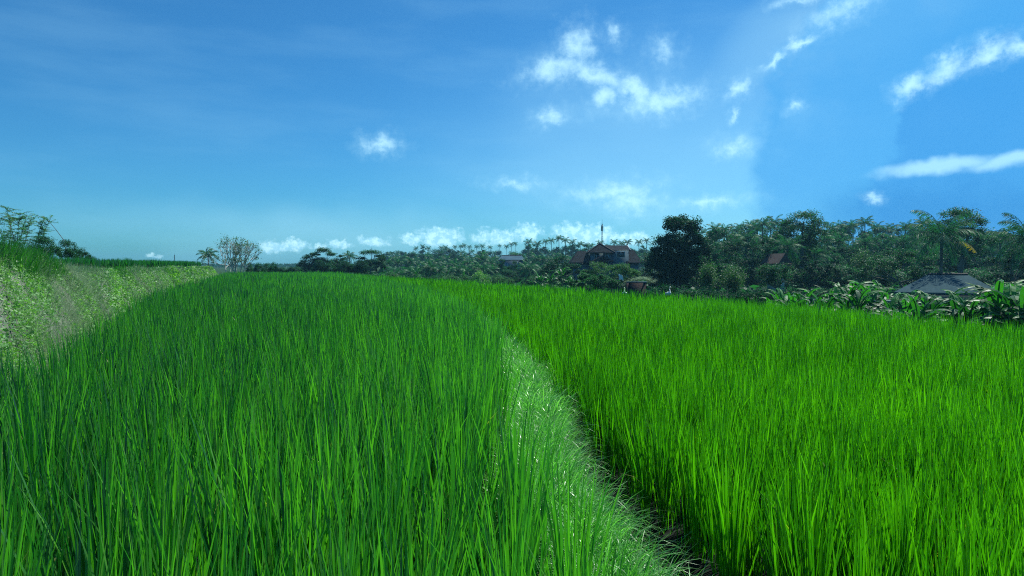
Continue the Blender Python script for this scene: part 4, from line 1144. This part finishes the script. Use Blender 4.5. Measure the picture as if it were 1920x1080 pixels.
back = [(1700, 548, 24), (1735, 548, 25), (1785, 545, 26), (1808, 542, 25), (1858, 532, 24), (1884, 530, 24), (1910, 526, 23), (1640, 530, 29), (1600, 522, 30), (1458, 545, 33), (1480, 540, 34), (1517, 536, 33), (1557, 530, 34), (1580, 528, 33), (1622, 528, 32), (1662, 535, 31), (1710, 556, 27), (1760, 552, 27), (1832, 535, 30), (1862, 524, 29), (1886, 520, 28), (1908, 516, 27), (1940, 510, 27)]
for j, (px, row, Y_) in enumerate(sorted(back)):
    banana(px, row, Y_, f'banana plant in the back row nearer the buildings, {nth(j)} from the left', 'banana plants in the back row', (j * 5 + 1) % 6)
# a few along the far edge left of the house
for j, (px, row, Y_) in enumerate([(1012, 500, 70), (1032, 508, 66), (1052, 498, 72), (870, 502, 92), (838, 505, 95), (1072, 512, 64), (1092, 515, 60), (780, 500, 100)]):
    banana(px, row, Y_, ['third banana plant from the right beyond the far field edge', 'small banana plant at the foot of the very dark tree, left side', 'tall banana plant with shining leaves before the very dark tree',
           'banana plant beyond the far field edge near the yellow-green bush', 'lone banana plant at the far field edge left of centre', 'banana plant left of the leafy mid-green bush', 'banana plant against the leafy mid-green bush', 'leftmost banana plant beyond the far field edge'][j], 'banana plants beyond the far field edge', j % 6)
# undergrowth hiding the lower ground behind the right field edge
for j in range(24):
    px = 1215 + (1960 - 1215) * (j + .5) / 24 + random.uniform(-8, 8)
    Y_ = 40 + random.uniform(-3, 3)
    put_tree('bush', random.choice(['tree_dark', 'tree_mid', 'tree_dark']), px, (530 + 30 * (px - 1215) / 745) + random.uniform(-5, 5), random.uniform(60, 95), Y_,
             f'low dark undergrowth bush behind the right field edge, {nth(j)} from the left', 'undergrowth behind the right field edge')

for j in range(26):
    px = 1330 + (1960 - 1330) * (j + .5) / 26 + random.uniform(-8, 8)
    put_tree('bush', random.choice(['tree_dark', 'tree_mid']), px, 498 + random.uniform(-8, 8), random.uniform(60, 95), 80 + random.uniform(-4, 4),
             f'{nth(j)} tall bush from the left in the understorey of the right-hand wood', 'understorey bushes of the right-hand wood')
for j in range(26):
    px = 560 + (1215 - 560) * (j + .5) / 26 + random.uniform(-8, 8)
    put_tree('bush', random.choice(['tree_dark', 'tree_mid']), px, (500 if px > 690 else 500) + random.uniform(-4, 5), random.uniform(40, 60), 128 + random.uniform(-4, 4),
             f'{nth(j)} dark bush from the left in the understorey of the far grove', 'understorey bushes of the far grove')
def ground_cover():
    q = Q4()
    for (y0, y1, n_, s0, h) in [(12, 30, 42000, .22, .55), (30, 60, 52000, .42, .9), (60, 160, 60000, .95, 1.5)]:
        y = rng.uniform(y0, y1, n_); x = rng.uniform(-.35, .95, n_) * y
        k = ((x > field_r(np.minimum(y, 68)) + 1.2) | (y > 72)) & (x > -.33 * y)
        x, y = x[k], y[k]; n_ = len(x)
        b_ = noise2(x, y, .35, 6)
        low = np.where((y > 70) & (x < -.2 * y), .35, 1.0)
        z = ground_z(x, y) + rng.random(n_) ** 1.3 * h * (.7 + .5 * b_) * low
        V, Q, vv = leaf_quads(np.c_[x, y, z], s0 * rng.uniform(.5, 1.3, n_), .5, .4, np.clip(.4 + .25 * b_ + rng.normal(0, .2, n_), 0, 1))
        q.add(V, Q, vv)
    tag(q.build('ground_cover', M['tree_mid']), 'dense low leafy ground cover on the lower ground beyond the fields', 'ground cover', kind='stuff')
ground_cover()
# ------------------------------------------------------------------ birds, rags
def egret(px, row_top, Y_, s_, rz, label):
    x, _, z = at(px, row_top, Y_); hz = .78 * s_
    root = empty('egret', (x, Y_, z - hz), rz, s_); tag(root, label, 'bird')
    q = Q4()
    q.tube([(-.30, 0, .38), (-.2, 0, .43), (-.05, 0, .48), (.08, 0, .50), (.13, 0, .53), (.11, 0, .60), (.07, 0, .66), (.08, 0, .72), (.13, 0, .755), (.17, 0, .75)],
           [.012, .05, .085, .075, .040, .022, .017, .017, .026, .012], 10)
    q.build('body', M['white'], root, smooth=True)
    b_ = Q4(); b_.tube([(.17, 0, .75), (.26, 0, .735)], [.010, .002], 5); b_.build('beak', M['beak'], root)
    for sy in (-.03, .03):
        l_ = Q4(); l_.tube([(-.02, sy, .45), (.01, sy, .26), (-.01, sy, 0), (.05, sy, -.005)], [.018, .008, .007, .004], 5); l_.build('leg', M['cloth_dark'], root)
    for sy in (-1, 1):
        w_ = Q4(); w_.tube([(.08, sy * .05, .52), (-.08, sy * .075, .49), (-.26, sy * .04, .41), (-.36, 0, .36)], [.02, .045, .03, .004], 6); w_.build('wing', M['white'], root, smooth=True)
    return root
egret(1254, 537, 19.6, .72, -1.35, 'slim white egret standing in the rice in front of the domed tree')
egret(1171, 539, 21.4, .62, -1.8, 'white egret low in the rice in front of the red brick wall')

def rag_stake(px, top, Y_):
    x, _, z = at(px, top, Y_); root = empty('rag_stake', (x, Y_, 0)); tag(root, 'short stake with a dark rag standing above the rice near the far edge', 'stake')
    p_ = Q4(); p_.tube([(0, 0, -.1), (.01, 0, z + .02)], [.018, .014], 6); p_.tube([(-.11, 0, z - .06), (.10, 0, z - .04)], [.010, .009], 5); p_.build('stick', M['bark'], root)
    k = 7; t_ = np.linspace(0, 1, k)
    V = []
    for j in range(9):
        u = j / 8
        for i in range(k):
            V.append((-.10 + .19 * u * (1 - .25 * t_[i]), .02 * math.sin(u * 14 + t_[i] * 3), z - .04 - .26 * t_[i] * (1 - .35 * abs(u - .6))))
    Q = [(j * k + i, j * k + i + 1, (j + 1) * k + i + 1, (j + 1) * k + i) for j in range(8) for i in range(k - 1)]
    c_ = Q4(); c_.add(V, Q); c_.build('rag', M['cloth_dark'], root, smooth=True)
rag_stake(1104, 538, 23.0)

def white_sheet():
    x, Y_, z = at(1163, 520, 58)
    V = []; k = 9
    for j in range(k):
        for i in range(k):
            u, w_ = j / (k - 1), i / (k - 1)
            V.append(((u - .5) * .36 + .12 * (1 - w_), .05 * math.sin(u * 9 + w_ * 4), (w_ - .5) * .46 + .06 * math.sin(u * 5)))
    Q = [(j * k + i, j * k + i + 1, (j + 1) * k + i + 1, (j + 1) * k + i) for j in range(k - 1) for i in range(k - 1)]
    q = Q4(); q.add(V, Q); root = empty('hanging_sheet', (x, Y_, z)); tag(root, 'small white cloth hung on a stick before the rounded olive bush', 'cloth')
    q.build('cloth', M['white'], root, smooth=True)
    s_ = Q4(); s_.tube([(-.2, 0, -(z + 2.3)), (-.14, 0, .25), (.26, 0, .27)], [.03, .025, .015], 5); s_.build('stick', M['bark'], root)
white_sheet()

# ------------------------------------------------------------------ air
HAZE = 0.00032
if HAZE > 0:
    hm = bpy.data.materials.new('air'); hm.use_nodes = True; t = hm.node_tree; t.nodes.clear()
    pv_ = t.nodes.new('ShaderNodeVolumePrincipled'); pv_.inputs['Density'].default_value = HAZE
    pv_.inputs['Color'].default_value = (0.30, 0.72, 1.0, 1); pv_.inputs['Anisotropy'].default_value = 0.3
    oo = t.nodes.new('ShaderNodeOutputMaterial'); t.links.new(pv_.outputs[0], oo.inputs['Volume'])
    hb = Q4(); hb.box((0, 0, 9.5), (3000, 3000, 27)); ho = hb.build('haze', hm)
    tag(ho, kind='stuff'); ho['label'] = 'thin blue haze in the air over the fields and woods'; ho['category'] = 'haze'
